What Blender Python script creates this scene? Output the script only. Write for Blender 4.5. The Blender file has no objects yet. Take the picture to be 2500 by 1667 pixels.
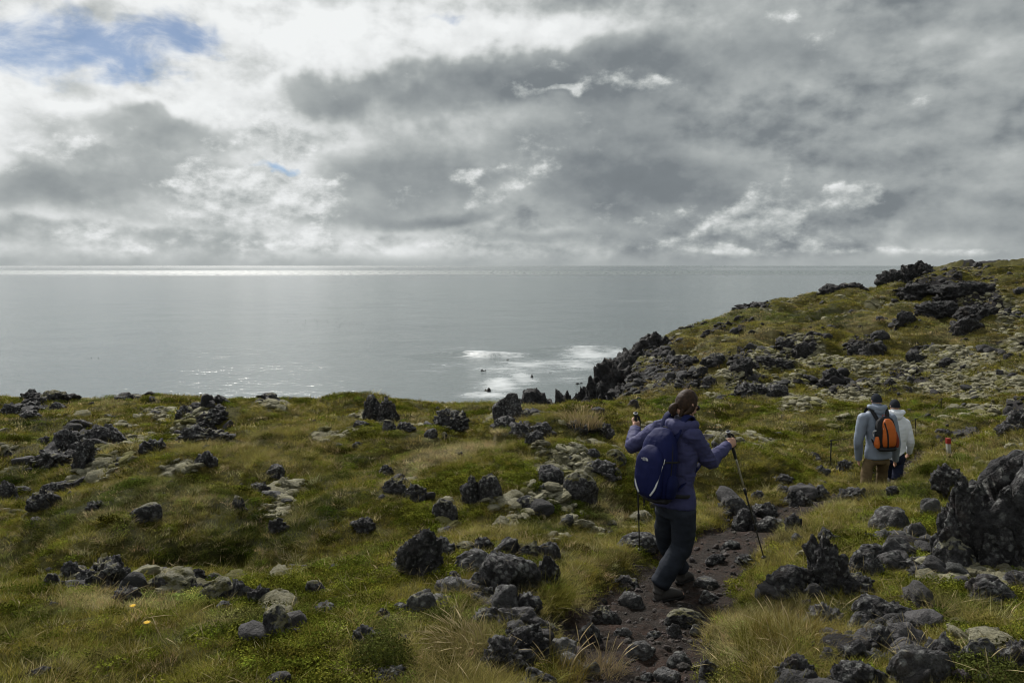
import bpy, math, random
import numpy as np
from mathutils import Vector, Matrix, Euler

# ------------------------------------------------------------------ camera, sky, sun, exposure
SC = bpy.context.scene
COL = SC.collection
W0, H0 = 2500.0, 1667.0
CAM_Z = 13.0
PITCH = math.radians(5.85)
FPX = W0 * 26.0 / 36.0
cam = bpy.data.cameras.new('camera')
cam.sensor_width = 36.0
cam.lens = 26.0
cam.clip_start = 0.1
cam.clip_end = 60000.0
cam_ob = bpy.data.objects.new('camera', cam)
cam_ob.location = (0, 0, CAM_Z)
cam_ob.rotation_euler = (math.radians(90) - PITCH, 0, 0)
COL.objects.link(cam_ob)
SC.camera = cam_ob

SUN_EL, SUN_AZ = math.radians(40), math.radians(-22)
SKY_STRENGTH = 0.05
SUN_POWER = 3.6
sun = bpy.data.lights.new('sun', 'SUN')
sun.energy = SUN_POWER
sun.angle = math.radians(11)
sun.color = (1.0, 0.96, 0.9)
sun_ob = bpy.data.objects.new('sun', sun)
_sd = Vector((math.sin(SUN_AZ) * math.cos(SUN_EL), math.cos(SUN_AZ) * math.cos(SUN_EL), math.sin(SUN_EL)))
sun_ob.rotation_euler = (-_sd).to_track_quat('-Z', 'Y').to_euler()
sun_ob.location = (0, 0, 60)
COL.objects.link(sun_ob)

SC.view_settings.view_transform = 'Standard'
SC.view_settings.look = 'None'
SC.view_settings.gamma = 1.0
SC.view_settings.use_curve_mapping = False
SC.view_settings.exposure = 0.5
SC.render.engine = 'CYCLES'
cy = SC.cycles
cy.max_bounces = 4
cy.diffuse_bounces = 2
cy.glossy_bounces = 2
cy.transmission_bounces = 2
cy.transparent_max_bounces = 4
cy.use_denoising = True
cy.use_adaptive_sampling = True
cy.adaptive_threshold = 0.018
cy.adaptive_min_samples = 16
cy.filter_width = 1.1
cy.sample_clamp_indirect = 4.0


def pix_dir(px, py):
    u = (px - W0 / 2) / FPX
    v = (H0 / 2 - py) / FPX
    return np.array([u, math.cos(PITCH) + v * math.sin(PITCH), -math.sin(PITCH) + v * math.cos(PITCH)])


def at(px, py, Y):
    """the point in the place, Y metres north of the camera, that shows at a photo pixel"""
    d = pix_dir(px, py)
    t = Y / d[1]
    return np.array([d[0] * t, Y, CAM_Z + d[2] * t])


def azel(px, py):
    d = pix_dir(px, py)
    return math.atan2(d[0], d[1]), math.atan2(d[2], math.hypot(d[0], d[1]))


# node helpers
class NT:
    def __init__(self, tree):
        self.t = tree
        self.n = tree.nodes
        self.l = tree.links

    def new(self, typ, **kw):
        nd = self.n.new(typ)
        for k, v in kw.items():
            setattr(nd, k, v)
        return nd

    def link(self, a, b):
        self.l.new(a, b)

    def put(self, sock, val):
        if isinstance(val, bpy.types.NodeSocket):
            self.l.new(val, sock)
        elif val is not None:
            sock.default_value = val

    def math(self, op, a, b=None, c=None, clamp=False):
        nd = self.n.new('ShaderNodeMath')
        nd.operation = op
        nd.use_clamp = clamp
        self.put(nd.inputs[0], a)
        if b is not None:
            self.put(nd.inputs[1], b)
        if c is not None:
            self.put(nd.inputs[2], c)
        return nd.outputs[0]

    def vmath(self, op, a, b=None, out=0):
        nd = self.n.new('ShaderNodeVectorMath')
        nd.operation = op
        self.put(nd.inputs[0], a)
        if b is not None:
            self.put(nd.inputs[3] if op == 'SCALE' else nd.inputs[1], b)
        return nd.outputs['Value'] if op in ('DOT_PRODUCT', 'LENGTH', 'DISTANCE') else nd.outputs[0]

    def noise(self, vec, scale, detail=4.0, rough=0.55, dist=0.0, lac=2.0, out='Fac'):
        nd = self.n.new('ShaderNodeTexNoise')
        if vec is not None:
            self.put(nd.inputs['Vector'], vec)
        nd.inputs['Scale'].default_value = scale
        nd.inputs['Detail'].default_value = detail
        nd.inputs['Roughness'].default_value = rough
        nd.inputs['Lacunarity'].default_value = lac
        nd.inputs['Distortion'].default_value = dist
        return nd.outputs[out]

    def voro(self, vec, scale, feature='F1', out='Distance', rand=1.0):
        nd = self.n.new('ShaderNodeTexVoronoi')
        nd.feature = feature
        self.put(nd.inputs['Vector'], vec)
        nd.inputs['Scale'].default_value = scale
        nd.inputs['Randomness'].default_value = rand
        return nd.outputs[out]

    def smooth(self, x, lo, hi, a=0.0, b=1.0, kind='SMOOTHSTEP'):
        nd = self.n.new('ShaderNodeMapRange')
        nd.interpolation_type = kind
        self.put(nd.inputs['Value'], x)
        nd.inputs['From Min'].default_value = lo
        nd.inputs['From Max'].default_value = hi
        nd.inputs['To Min'].default_value = a
        nd.inputs['To Max'].default_value = b
        return nd.outputs['Result']

    def mix(self, f, a, b, blend='MIX'):
        nd = self.n.new('ShaderNodeMix')
        nd.data_type = 'RGBA'
        nd.blend_type = blend
        self.put(nd.inputs[0], f)
        self.put(nd.inputs[6], (*a, 1.0) if isinstance(a, tuple) and len(a) == 3 else a)
        self.put(nd.inputs[7], (*b, 1.0) if isinstance(b, tuple) and len(b) == 3 else b)
        return nd.outputs[2]

    def ramp(self, f, stops, interp='LINEAR'):
        nd = self.n.new('ShaderNodeValToRGB')
        cr = nd.color_ramp
        cr.interpolation = interp
        while len(cr.elements) < len(stops):
            cr.elements.new(0.5)
        for e, (p, c) in zip(cr.elements, stops):
            e.position = p
            e.color = (*c, 1.0) if len(c) == 3 else c
        self.put(nd.inputs[0], f)
        return nd.outputs[0]

    def sep(self, v):
        nd = self.n.new('ShaderNodeSeparateXYZ')
        self.put(nd.inputs[0], v)
        return nd.outputs

    def comb(self, x, y, z=0.0):
        nd = self.n.new('ShaderNodeCombineXYZ')
        self.put(nd.inputs[0], x)
        self.put(nd.inputs[1], y)
        self.put(nd.inputs[2], z)
        return nd.outputs[0]


# ---- world: Nishita air with a broken layer of cloud over it
world = bpy.data.worlds.new('World')
SC.world = world
world.use_nodes = True
world.cycles.sampling_method = 'MANUAL'
world.cycles.sample_map_resolution = 512
wt = NT(world.node_tree)
world.node_tree.nodes.clear()
sky = wt.new('ShaderNodeTexSky')
sky.sky_type = 'NISHITA'
sky.sun_disc = False
sky.sun_elevation = SUN_EL
sky.sun_rotation = SUN_AZ
sky.altitude = 2500
sky.air_density = 1.0
sky.dust_density = 0.0
sky.ozone_density = 3.0
tc = wt.new('ShaderNodeTexCoord')
dvec = tc.outputs['Generated']
dx, dy, dz = wt.sep(dvec)
az = wt.math('ARCTAN2', dx, dy)
el = wt.math('ARCSINE', dz)
P = wt.comb(az, el, 0.0)
warpn = wt.noise(dvec, 4.0, 2.0, 0.5, out='Color')
warp = wt.vmath('SCALE', wt.vmath('SUBTRACT', warpn, (0.5, 0.5, 0.5)), 0.18)
warpn2 = wt.noise(dvec, 17.0, 3.0, 0.6, out='Color')
warp2 = wt.vmath('SCALE', wt.vmath('SUBTRACT', warpn2, (0.5, 0.5, 0.5)), 0.07)
lowel = wt.smooth(el, 0.0, 0.22, 0.25, 1.0)
PW = wt.vmath('ADD', P, wt.vmath('SCALE', wt.vmath('ADD', warp, warp2), lowel))


def gauss_sum(spots, base):
    acc = base
    for (x, y, rx, ry, amp) in spots:          # photo pixels of the 2352-wide view
        a0, e0 = azel(x * 1.063, y * 1.063)
        ra, re = rx * 1.063 / FPX, ry * 1.063 / FPX
        v = wt.vmath('MULTIPLY', wt.vmath('SUBTRACT', PW, (a0, e0, 0)), (1 / ra, 1 / re, 0))
        g = wt.math('EXPONENT', wt.math('MULTIPLY', wt.vmath('DOT_PRODUCT', v, v), -1.0))
        acc = wt.math('MULTIPLY_ADD', g, amp, acc)
    return acc


VEIL = [(800, 50, 460, 130, 0.14), (1330, 50, 340, 80, 0.12), (90, 260, 210, 150, 0.13), (480, 190, 280, 80, 0.10), (1680, 170, 190, 60, 0.09), (1890, 170, 170, 120, 0.04), (2000, 420, 420, 190, -0.02), (1950, 20, 300, 70, -0.04), (640, 320, 120, 110, 0.08)]
DARKS = [(1000, 210, 430, 48, 0.75), (1480, 165, 200, 70, 0.85), (1330, 200, 160, 60, 0.4), (370, 300, 160, 34, 0.80), (110, 440, 160, 36, 0.85), (390, 400, 190, 45, 0.45), (890, 395, 190, 75, 0.80), (1470, 400, 270, 100, 1.05),
         (1560, 460, 170, 40, 0.5), (1020, 505, 130, 14, 0.6), (760, 495, 140, 26, 0.5), (2250, 490, 200, 55, 0.55), (2050, 320, 160, 70, 0.35), (1850, 470, 90, 30, 0.3), (1250, 560, 140, 14, 0.45), (330, 500, 90, 20, 0.35), (2000, 60, 300, 50, 0.35)]
PUFFS = [(640, 305, 100, 55, 0.75), (640, 430, 140, 50, 0.80), (1255, 245, 46, 16, 0.85), (1475, 232, 85, 24, 0.50), (1075, 375, 30, 22, 0.50), (1135, 472, 55, 20, 0.65), (1740, 505, 170, 50, 0.70), (1980, 440, 80, 30, 0.6), (1830, 350, 45, 45, 0.45),
         (1640, 570, 280, 14, 0.6), (300, 545, 420, 38, 0.38), (900, 560, 330, 22, 0.42), (560, 480, 140, 36, 0.6), (180, 370, 150, 28, 0.35), (1170, 420, 70, 40, 0.35), (2050, 575, 170, 9, 0.35)]
q = wt.comb(az, wt.math('MULTIPLY', el, 1.45), 0.3)
qup = wt.vmath('ADD', q, (-0.008, 0.026, 0.0))
nA = wt.noise(q, 6.0, 5.0, 0.50)
nA2 = wt.noise(qup, 6.0, 5.0, 0.50)
qs = wt.comb(az, wt.math('MULTIPLY', el, 1.5), 0.9)
qs2 = wt.vmath('ADD', qs, (-0.005, 0.013, 0.0))
nB = wt.noise(qs, 15.0, 7.0, 0.60)
nB2 = wt.noise(qs2, 15.0, 7.0, 0.60)
relA = wt.math('SUBTRACT', nA, nA2)
relB = wt.math('SUBTRACT', nB, nB2)
calm = wt.smooth(az, 0.1, 0.55, 1.0, 0.55)
hz = wt.smooth(el, 0.004, 0.018, 0.0, 1.0)
veil = wt.math('ADD', wt.math('MULTIPLY_ADD', wt.math('SUBTRACT', nA, 0.5), 0.50, 0.745), wt.smooth(az, -0.5, 0.38, 0.05, -0.115))
veil = wt.math('ADD', gauss_sum(VEIL, veil), wt.math('MULTIPLY_ADD', relA, 0.75, wt.math('MULTIPLY', relB, 0.25)))
D1 = wt.math('MULTIPLY_ADD', wt.math('SUBTRACT', nA, 0.5), 1.9, gauss_sum(DARKS, 0.10))
D1 = wt.math('MULTIPLY_ADD', wt.math('SUBTRACT', nB, 0.5), 0.75, D1)
a1 = wt.math('MULTIPLY', wt.smooth(D1, 0.20, 0.62), wt.math('MULTIPLY', calm, 0.92))
sh1 = wt.math('ADD', wt.math('ADD', wt.smooth(D1, 0.3, 1.1, 0.64, 0.535), wt.smooth(az, -0.4, 0.15, 0.05, -0.04)), wt.math('MULTIPLY_ADD', relA, 0.60, wt.math('MULTIPLY', relB, 0.12)))
D2 = wt.math('MULTIPLY_ADD', wt.math('SUBTRACT', nB, 0.5), 1.9, gauss_sum(PUFFS, 0.03))
D2 = wt.math('MULTIPLY_ADD', wt.math('SUBTRACT', nA, 0.5), 0.8, D2)
a2 = wt.math('MULTIPLY', wt.smooth(D2, 0.22, 0.66), wt.math('MULTIPLY', hz, 0.85))
sh2 = wt.math('ADD', wt.smooth(az, -0.4, 0.4, 0.84, 0.76), wt.math('MULTIPLY_ADD', relB, 1.05, wt.math('MULTIPLY', relA, 0.5)))


def fmix(f, a_, b_):
    return wt.math('MULTIPLY_ADD', f, wt.math('SUBTRACT', b_, a_), a_)


rim = wt.math('SUBTRACT', D1, 0.12)
rim = wt.math('EXPONENT', wt.math('MULTIPLY', wt.math('MULTIPLY', rim, rim), -45.0))
veil = wt.math('MULTIPLY_ADD', rim, wt.smooth(az, -0.3, 0.35, 0.085, 0.03), veil)
shade = fmix(a2, fmix(a1, veil, sh1), sh2)
shade = fmix(wt.smooth(el, 0.0, 0.022, 0.7, 0.0), shade, 0.655)
cloudcol = wt.ramp(shade, [(0.0, (0.10, 0.115, 0.125)), (0.5, (0.198, 0.222, 0.238)), (0.6, (0.305, 0.332, 0.340)),
                           (0.7, (0.420, 0.448, 0.447)), (0.8, (0.585, 0.61, 0.605)), (0.9, (0.76, 0.78, 0.78)), (1.0, (0.88, 0.90, 0.90))])
HOLES = [(120, 75, 230, 75, 1.05), (250, 130, 110, 24, 0.4), (425, 45, 70, 45, 0.9), (622, 390, 34, 11, 0.95), (1150, 14, 150, 18, 0.5)]
hole0 = hole = gauss_sum(HOLES, 0.0)
wisp = wt.noise(wt.vmath('ADD', wt.vmath('MULTIPLY', P, (1.0, 1.9, 1.0)), wt.vmath('SCALE', warp, 0.5)), 9.0, 7.0, 0.60, 0.4)
hole = wt.math('ADD', hole, wt.math('MULTIPLY', wt.math('SUBTRACT', wisp, 0.5), 3.4))
clear = wt.math('MULTIPLY', wt.smooth(hole, 0.12, 1.15), 0.80)
clear = wt.math('MULTIPLY', clear, wt.smooth(hole0, 0.15, 0.4))
cl10 = wt.vmath('SCALE', cloudcol, 0.71 / SKY_STRENGTH)
wcol = wt.mix(clear, cl10, sky.outputs[0])
bg = wt.new('ShaderNodeBackground')
bg.inputs['Strength'].default_value = SKY_STRENGTH
wt.link(wcol, bg.inputs['Color'])
wo = wt.new('ShaderNodeOutputWorld')
wt.link(bg.outputs[0], wo.inputs[0])

# ------------------------------------------------------------------ numeric noise


def _h(ix, iy, iz, seed):
    with np.errstate(over='ignore'):
        h = (ix.astype(np.uint32) * np.uint32(374761393)) ^ (iy.astype(np.uint32) * np.uint32(668265263)) ^ (iz.astype(np.uint32) * np.uint32(2147483647 & 0x6C8E9CF5)) ^ np.uint32((seed * 1274126177) & 0xFFFFFFFF)
        h = (h ^ (h >> np.uint32(13))) * np.uint32(1274126177)
        h = (h ^ (h >> np.uint32(16))) * np.uint32(2246822519)
        h = h ^ (h >> np.uint32(15))
    return h.astype(np.float64) / 4294967296.0


def _h2(ix, iy, seed):
    with np.errstate(over='ignore'):
        h = (ix.astype(np.uint32) * np.uint32(374761393)) ^ (iy.astype(np.uint32) * np.uint32(668265263)) ^ np.uint32((seed * 1274126177 + 977) & 0xFFFFFFFF)
        h = (h ^ (h >> np.uint32(13))) * np.uint32(1274126177)
        h = (h ^ (h >> np.uint32(16))) * np.uint32(2246822519)
    return (h >> np.uint32(8)).astype(np.float32) * np.float32(1.0 / 16777216.0)


def vnoise(p, seed=0):
    """value noise in -1..1 at the rows of p (N,3)"""
    i = np.floor(p).astype(np.int64)
    f = p - i
    f = f * f * f * (f * (f * 6 - 15) + 10)
    r = 0
    for a in (0, 1):
        wa = f[:, 0] if a else 1 - f[:, 0]
        for b in (0, 1):
            wb = f[:, 1] if b else 1 - f[:, 1]
            for c in (0, 1):
                wc = f[:, 2] if c else 1 - f[:, 2]
                r = r + wa * wb * wc * _h(i[:, 0] + a, i[:, 1] + b, i[:, 2] + c, seed)
    return r * 2 - 1


def fbm(p, octv=4, seed=0, gain=0.5, lac=2.03, ridged=False):
    r = 0
    a = 1.0
    tot = 0
    q_ = np.array(p, dtype=float)
    for o in range(octv):
        n = vnoise(q_ + 17.3 * o, seed + o)
        if ridged:
            n = 1 - 2 * np.abs(n)
        r = r + a * n
        tot += a
        a *= gain
        q_ = q_ * lac
    return r / tot


def worley(p, seed=0, flat=False):
    i = np.floor(p).astype(np.int64)
    f1 = np.full(len(p), 9.0)
    f2 = np.full(len(p), 9.0)
    cid = np.zeros(len(p))
    for a in (-1, 0, 1):
        for b in (-1, 0, 1):
            for c in ((0,) if flat else (-1, 0, 1)):
                ci, cj, ck = i[:, 0] + a, i[:, 1] + b, i[:, 2] + c
                fx = ci + _h(ci, cj, ck, seed) - p[:, 0]
                fy = cj + _h(ci, cj, ck, seed + 1) - p[:, 1]
                d = fx * fx + fy * fy
                if not flat:
                    fz = ck + _h(ci, cj, ck, seed + 2) - p[:, 2]
                    d = d + fz * fz
                d = np.sqrt(d)
                m = d < f1
                f2 = np.where(m, f1, np.minimum(f2, d))
                cid = np.where(m, _h(ci, cj, ck, seed + 3), cid)
                f1 = np.where(m, d, f1)
    return f1, f2, cid


def facets(p, seed=0):
    """height field of tilted planes, one per cell, as broken stone has"""
    i = np.floor(p).astype(np.int64)
    f1 = np.full(len(p), 9.0)
    out = np.zeros(len(p))
    for a in (-1, 0, 1):
        for b in (-1, 0, 1):
            for c in (-1, 0, 1):
                ci, cj, ck = i[:, 0] + a, i[:, 1] + b, i[:, 2] + c
                r3 = [_h(ci, cj, ck, seed + e) for e in range(6)]
                fx, fy, fz = p[:, 0] - ci - r3[0], p[:, 1] - cj - r3[1], p[:, 2] - ck - r3[2]
                d = fx * fx + fy * fy + fz * fz
                m = d < f1
                v = fx * (r3[3] * 2 - 1) + fy * (r3[4] * 2 - 1) + fz * (r3[5] * 2 - 1) + .35 * (r3[3] - r3[5])
                out = np.where(m, v, out)
                f1 = np.where(m, d, f1)
    return out


def n2(x, y, s, seed, octv=4, gain=0.5):
    r = 0.0
    a = 1.0
    tot = 0.0
    x = x * s
    y = y * s
    for o in range(octv):
        xi = np.floor(x).astype(np.int32)
        yi = np.floor(y).astype(np.int32)
        fx = x - xi
        fy_ = y - yi
        fx = fx * fx * (3 - 2 * fx)
        fy_ = fy_ * fy_ * (3 - 2 * fy_)
        c = (_h2(xi, yi, seed + o) * (1 - fx) + _h2(xi + 1, yi, seed + o) * fx) * (1 - fy_) + (_h2(xi, yi + 1, seed + o) * (1 - fx) + _h2(xi + 1, yi + 1, seed + o) * fx) * fy_
        r = r + a * (c * 2 - 1)
        tot += a
        a *= gain
        x = x * 2.03 + 17.3
        y = y * 2.03 + 17.3
    return r / tot


def sstep(x, lo, hi):
    t = np.clip((x - lo) / (hi - lo), 0, 1)
    return t * t * (3 - 2 * t)


# ------------------------------------------------------------------ the lie of the land
COLS = {
    -700: [(1667, 3.9), (1550, 4.7), (1450, 5.9), (1400, 7.0), (1300, 8.9), (1200, 10.8), (1100, 13.5), (1034, 17), (969, 23.5)],
    200: [(1667, 3.9), (1550, 4.7), (1450, 5.9), (1400, 7.0), (1300, 8.9), (1200, 10.8), (1100, 13.5), (1034, 17), (969, 23.5)],
    700: [(1667, 3.9), (1560, 4.6), (1470, 5.6), (1400, 7.0), (1330, 8.6), (1200, 11), (1100, 14), (1034, 17.5), (976, 23.5)],
    1250: [(1667, 3.9), (1500, 5.2), (1380, 6.6), (1250, 8.8), (1150, 11.5), (1060, 15.5), (1006, 20), (992, 23.5)],
    1450: [(1667, 3.85), (1520, 5.0), (1400, 6.4), (1280, 8.4), (1170, 11), (1070, 15), (1022, 20), (1004, 25)],
    1640: [(1667, 3.9), (1472, 5.6), (1330, 7.6), (1230, 10.2), (1120, 15), (1024, 22), (994, 28), (900, 38), (830, 48)],
    1850: [(1667, 3.75), (1500, 5.2), (1380, 6.5), (1290, 8), (1200, 10.8), (1110, 15), (1030, 20.5), (970, 27), (900, 34), (820, 42), (752, 54)],
    2140: [(1667, 3.6), (1560, 4.4), (1450, 5.4), (1330, 7), (1250, 8.8), (1192, 10.8), (1196, 12.6), (1130, 15.5), (1060, 20), (1000, 26), (950, 30), (900, 33.5), (850, 37.5), (800, 42), (750, 47), (714, 57)],
    2320: [(1667, 3.5), (1530, 4.5), (1400, 5.7), (1250, 8), (1160, 11.5), (1110, 14.5), (1060, 18), (1000, 23.5), (930, 29), (850, 35), (780, 41), (724, 48), (658, 66)],
    2600: [(1667, 3.5), (1530, 4.4), (1400, 5.6), (1250, 7.8), (1150, 11), (1080, 14.5), (1000, 20.5), (920, 27), (840, 33), (760, 40), (698, 48), (650, 66)],
    3300: [(1667, 3.5), (1530, 4.4), (1400, 5.6), (1250, 7.8), (1150, 11), (1080, 14.5), (1000, 20.5), (920, 27), (840, 33), (760, 40), (698, 48), (650, 66)],
}
_cp = []
for _px, rows in COLS.items():
    for (_py, _Y) in rows:
        _cp.append(at(_px, _py, _Y))
    _cp.append(np.array([(_px - 1250) / FPX * 1.2, 1.2, CAM_Z - 1.75]))
_cp = np.array(_cp)


def _ab(x, y):
    r = np.hypot(x, y)
    return np.stack([np.arctan2(x, y) * 2.2, np.log(np.maximum(r, 0.6)) * 1.35], 1)


_ca = _ab(_cp[:, 0], _cp[:, 1])


def _k(d2):
    return 0.5 * d2 * np.log(d2 + 1e-9)


_n = len(_cp)
_A = np.zeros((_n + 3, _n + 3))
_d2 = ((_ca[:, None, :] - _ca[None, :, :]) ** 2).sum(2)
_A[:_n, :_n] = _k(_d2) + np.eye(_n) * 0.0015
_A[:_n, _n] = 1
_A[:_n, _n + 1:] = _ca
_A[_n:, :_n] = _A[:_n, _n:].T
_wt = np.linalg.solve(_A, np.concatenate([_cp[:, 2], np.zeros(3)]))

_coast = [at(-1500, 957, 25), at(-700, 957, 24), at(-300, 957, 23), at(0, 957, 23.5), at(300, 960, 24), at(560, 957, 23.5), at(860, 968, 23.5), at(1060, 975, 23), at(1230, 978, 23.5),
          at(1380, 988, 25), at(1470, 992, 27.5), at(1530, 960, 33), at(1556, 900, 38), at(1560, 862, 43), at(1575, 830, 47), at(1655, 806, 51), at(1743, 794, 52), at(1790, 778, 53), at(1862, 750, 54.5),
          at(1880, 733, 57), at(1966, 716, 59), at(2083, 703, 60), at(2160, 694, 60), at(2200, 672, 64), at(2253, 645, 70), at(2340, 638, 75), at(2500, 631, 82), at(3300, 600, 100)]
COAST = np.array([[p[0], p[1]] for p in _coast])
LAND = np.concatenate([COAST, np.array([[140.0, 60.0], [90.0, -25.0], [-90.0, -25.0], [-70.0, 10.0]])])


def coast_dist(x, y):
    d = np.full(len(x), 1e9)
    for a, b in zip(COAST[:-1], COAST[1:]):
        ab = b - a
        t = np.clip(((x - a[0]) * ab[0] + (y - a[1]) * ab[1]) / (ab @ ab), 0, 1)
        d = np.minimum(d, np.hypot(x - a[0] - t * ab[0], y - a[1] - t * ab[1]))
    ins = np.zeros(len(x), bool)
    for a, b in zip(LAND, np.roll(LAND, -1, 0)):
        c = (a[1] > y) != (b[1] > y)
        xi = (b[0] - a[0]) * (y - a[1]) / (b[1] - a[1] + 1e-12) + a[0]
        ins ^= c & (x < xi)
    return np.where(ins, d, -d)


def chunks(fn):
    def g(x, y):
        x = np.atleast_1d(np.asarray(x, float))
        y = np.atleast_1d(np.asarray(y, float))
        return np.concatenate([fn(x[i:i + 60000], y[i:i + 60000]) for i in range(0, len(x), 60000)])
    return g


@chunks
def h_base(x, y):
    ab = _ab(x, y)
    d2 = ((ab[:, None, :] - _ca[None, :, :]) ** 2).sum(2)
    return _k(d2) @ _wt[:_n] + _wt[_n] + ab @ _wt[_n + 1:]


def h_coast(x, y):
    """base land with the shore worked in"""
    x = np.atleast_1d(np.asarray(x, float))
    y = np.atleast_1d(np.asarray(y, float))
    z = h_base(x, y)
    s = coast_dist(x, y) + 0.55 * n2(x, y, 0.35, 5, 3) + 0.2 * n2(x, y, 1.4, 6, 2)
    out = np.maximum(-s, 0)
    head = sstep(y, 28, 40)
    drop = out * (1.9 - 0.5 * head) + 0.5 * np.minimum(out, 0.6) + out * 0.35 * n2(x, y, 0.5, 8, 4)
    drop = drop + 0.14 * np.exp(-np.maximum(s, 0) / 0.5)
    floor_ = -2.5
    return np.maximum(z - drop, floor_), s


PATH_PX = [(1570, 1740, .50), (1560, 1620, .50), (1545, 1535, .50), (1610, 1470, .54), (1700, 1385, .50), (1770, 1310, .50), (1855, 1262, .50), (1960, 1222, .40), (2060, 1196, .34)]


def hit(px, py, fn=None):
    """where the sight line through a photo pixel meets the land"""
    fn = fn or H
    d = pix_dir(px, py)
    ys = np.exp(np.linspace(math.log(2.2), math.log(110), 900))
    xs = ys * d[0] / d[1]
    zs = CAM_Z + ys * d[2] / d[1]
    g = fn(xs, ys)
    k_ = np.nonzero(g >= zs)[0]
    if len(k_) == 0:
        return None
    i = k_[0]
    if i == 0:
        return np.array([xs[0], ys[0], g[0]])
    a, b = zs[i - 1] - g[i - 1], g[i] - zs[i]
    t = a / (a + b + 1e-9)
    Y = ys[i - 1] + t * (ys[i] - ys[i - 1])
    return np.array([Y * d[0] / d[1], Y, CAM_Z + Y * d[2] / d[1]])


_hb = lambda x, y: h_coast(x, y)[0]
_pp = [(*hit(px, py, _hb)[:2], w) for px, py, w in PATH_PX]
_pp += [(*at(2125, 1205, 12.2)[:2], .34), (*at(2150, 1200, 13.4)[:2], .36), (*at(2215, 1140, 15.2)[:2], .36), (*at(2330, 1085, 17.0)[:2], .4), (*at(2480, 1055, 18.5)[:2], .4)]
# smooth the trail line
_pp = np.array(_pp)
for _ in range(2):
    q0 = _pp[:-1] * .75 + _pp[1:] * .25
    q1 = _pp[:-1] * .25 + _pp[1:] * .75
    _pp = np.concatenate([_pp[:1], np.stack([q0, q1], 1).reshape(-1, 3), _pp[-1:]])
TRAIL = _pp


def trail_t(x, y):
    """distance from the trail's centre line over its half width"""
    d = np.full(len(x), 99.0)
    for a, b in zip(TRAIL[:-1], TRAIL[1:]):
        ab = b[:2] - a[:2]
        t = np.clip(((x - a[0]) * ab[0] + (y - a[1]) * ab[1]) / (ab @ ab + 1e-9), 0, 1)
        w = a[2] + t * (b[2] - a[2])
        d = np.minimum(d, np.hypot(x - a[0] - t * ab[0], y - a[1] - t * ab[1]) / w)
    return d


@chunks
def H(x, y):
    z, s = h_coast(x, y)
    tt = trail_t(x, y) + 0.25 * n2(x, y, 2.6, 31, 3)
    off = sstep(tt, 0.75, 1.45)
    head = sstep(y, 24, 36)
    z = z - 0.13 * (1 - off)
    near = sstep(np.hypot(x, y), 2.0, 5.0)
    hum = 0.5 + 0.5 * n2(x, y, 0.28, 47, 3)
    z = z + (0.15 + 0.22 * head) * n2(x, y, 0.55 - 0.22 * 0, 11, 4) * (0.35 + 0.65 * off) * (0.4 + 0.6 * near)
    f1, _, _ = worley(np.stack([x * 1.35 + 0.3 * n2(x, y, 1.1, 3, 2), y * 1.35, 0 * x], 1), 21, True)
    z = z + (0.12 + 0.07 * head) * (1 - np.minimum(f1, 1) ** 2 * 1.3) * off * hum
    m1, _, mc = worley(np.stack([x * 0.36 + 0.35 * n2(x, y, .5, 51, 2), y * 0.36 + 0.35 * n2(x, y, .5, 52, 2), 0 * x], 1), 53, True)
    z = z + (0.46 + .25 * head) * (np.clip(1 - (m1 / .62) ** 2, -.25, 1) * (.3 + mc) - .30) * sstep(np.hypot(x, y), 5.5, 9) * sstep(tt, 1.0, 3.0) * sstep(s, 0.3, 3.5)
    z = z + 0.022 * n2(x, y, 5.5, 14, 3)
    rough = 1 - off
    z = z + rough * 0.035 * n2(x, y, 9.0, 15, 3)
    cl = sstep(-s, 0.15, 1.2)
    z = z + cl * (0.35 * n2(x, y, 1.5, 17, 4))
    return z
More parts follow.
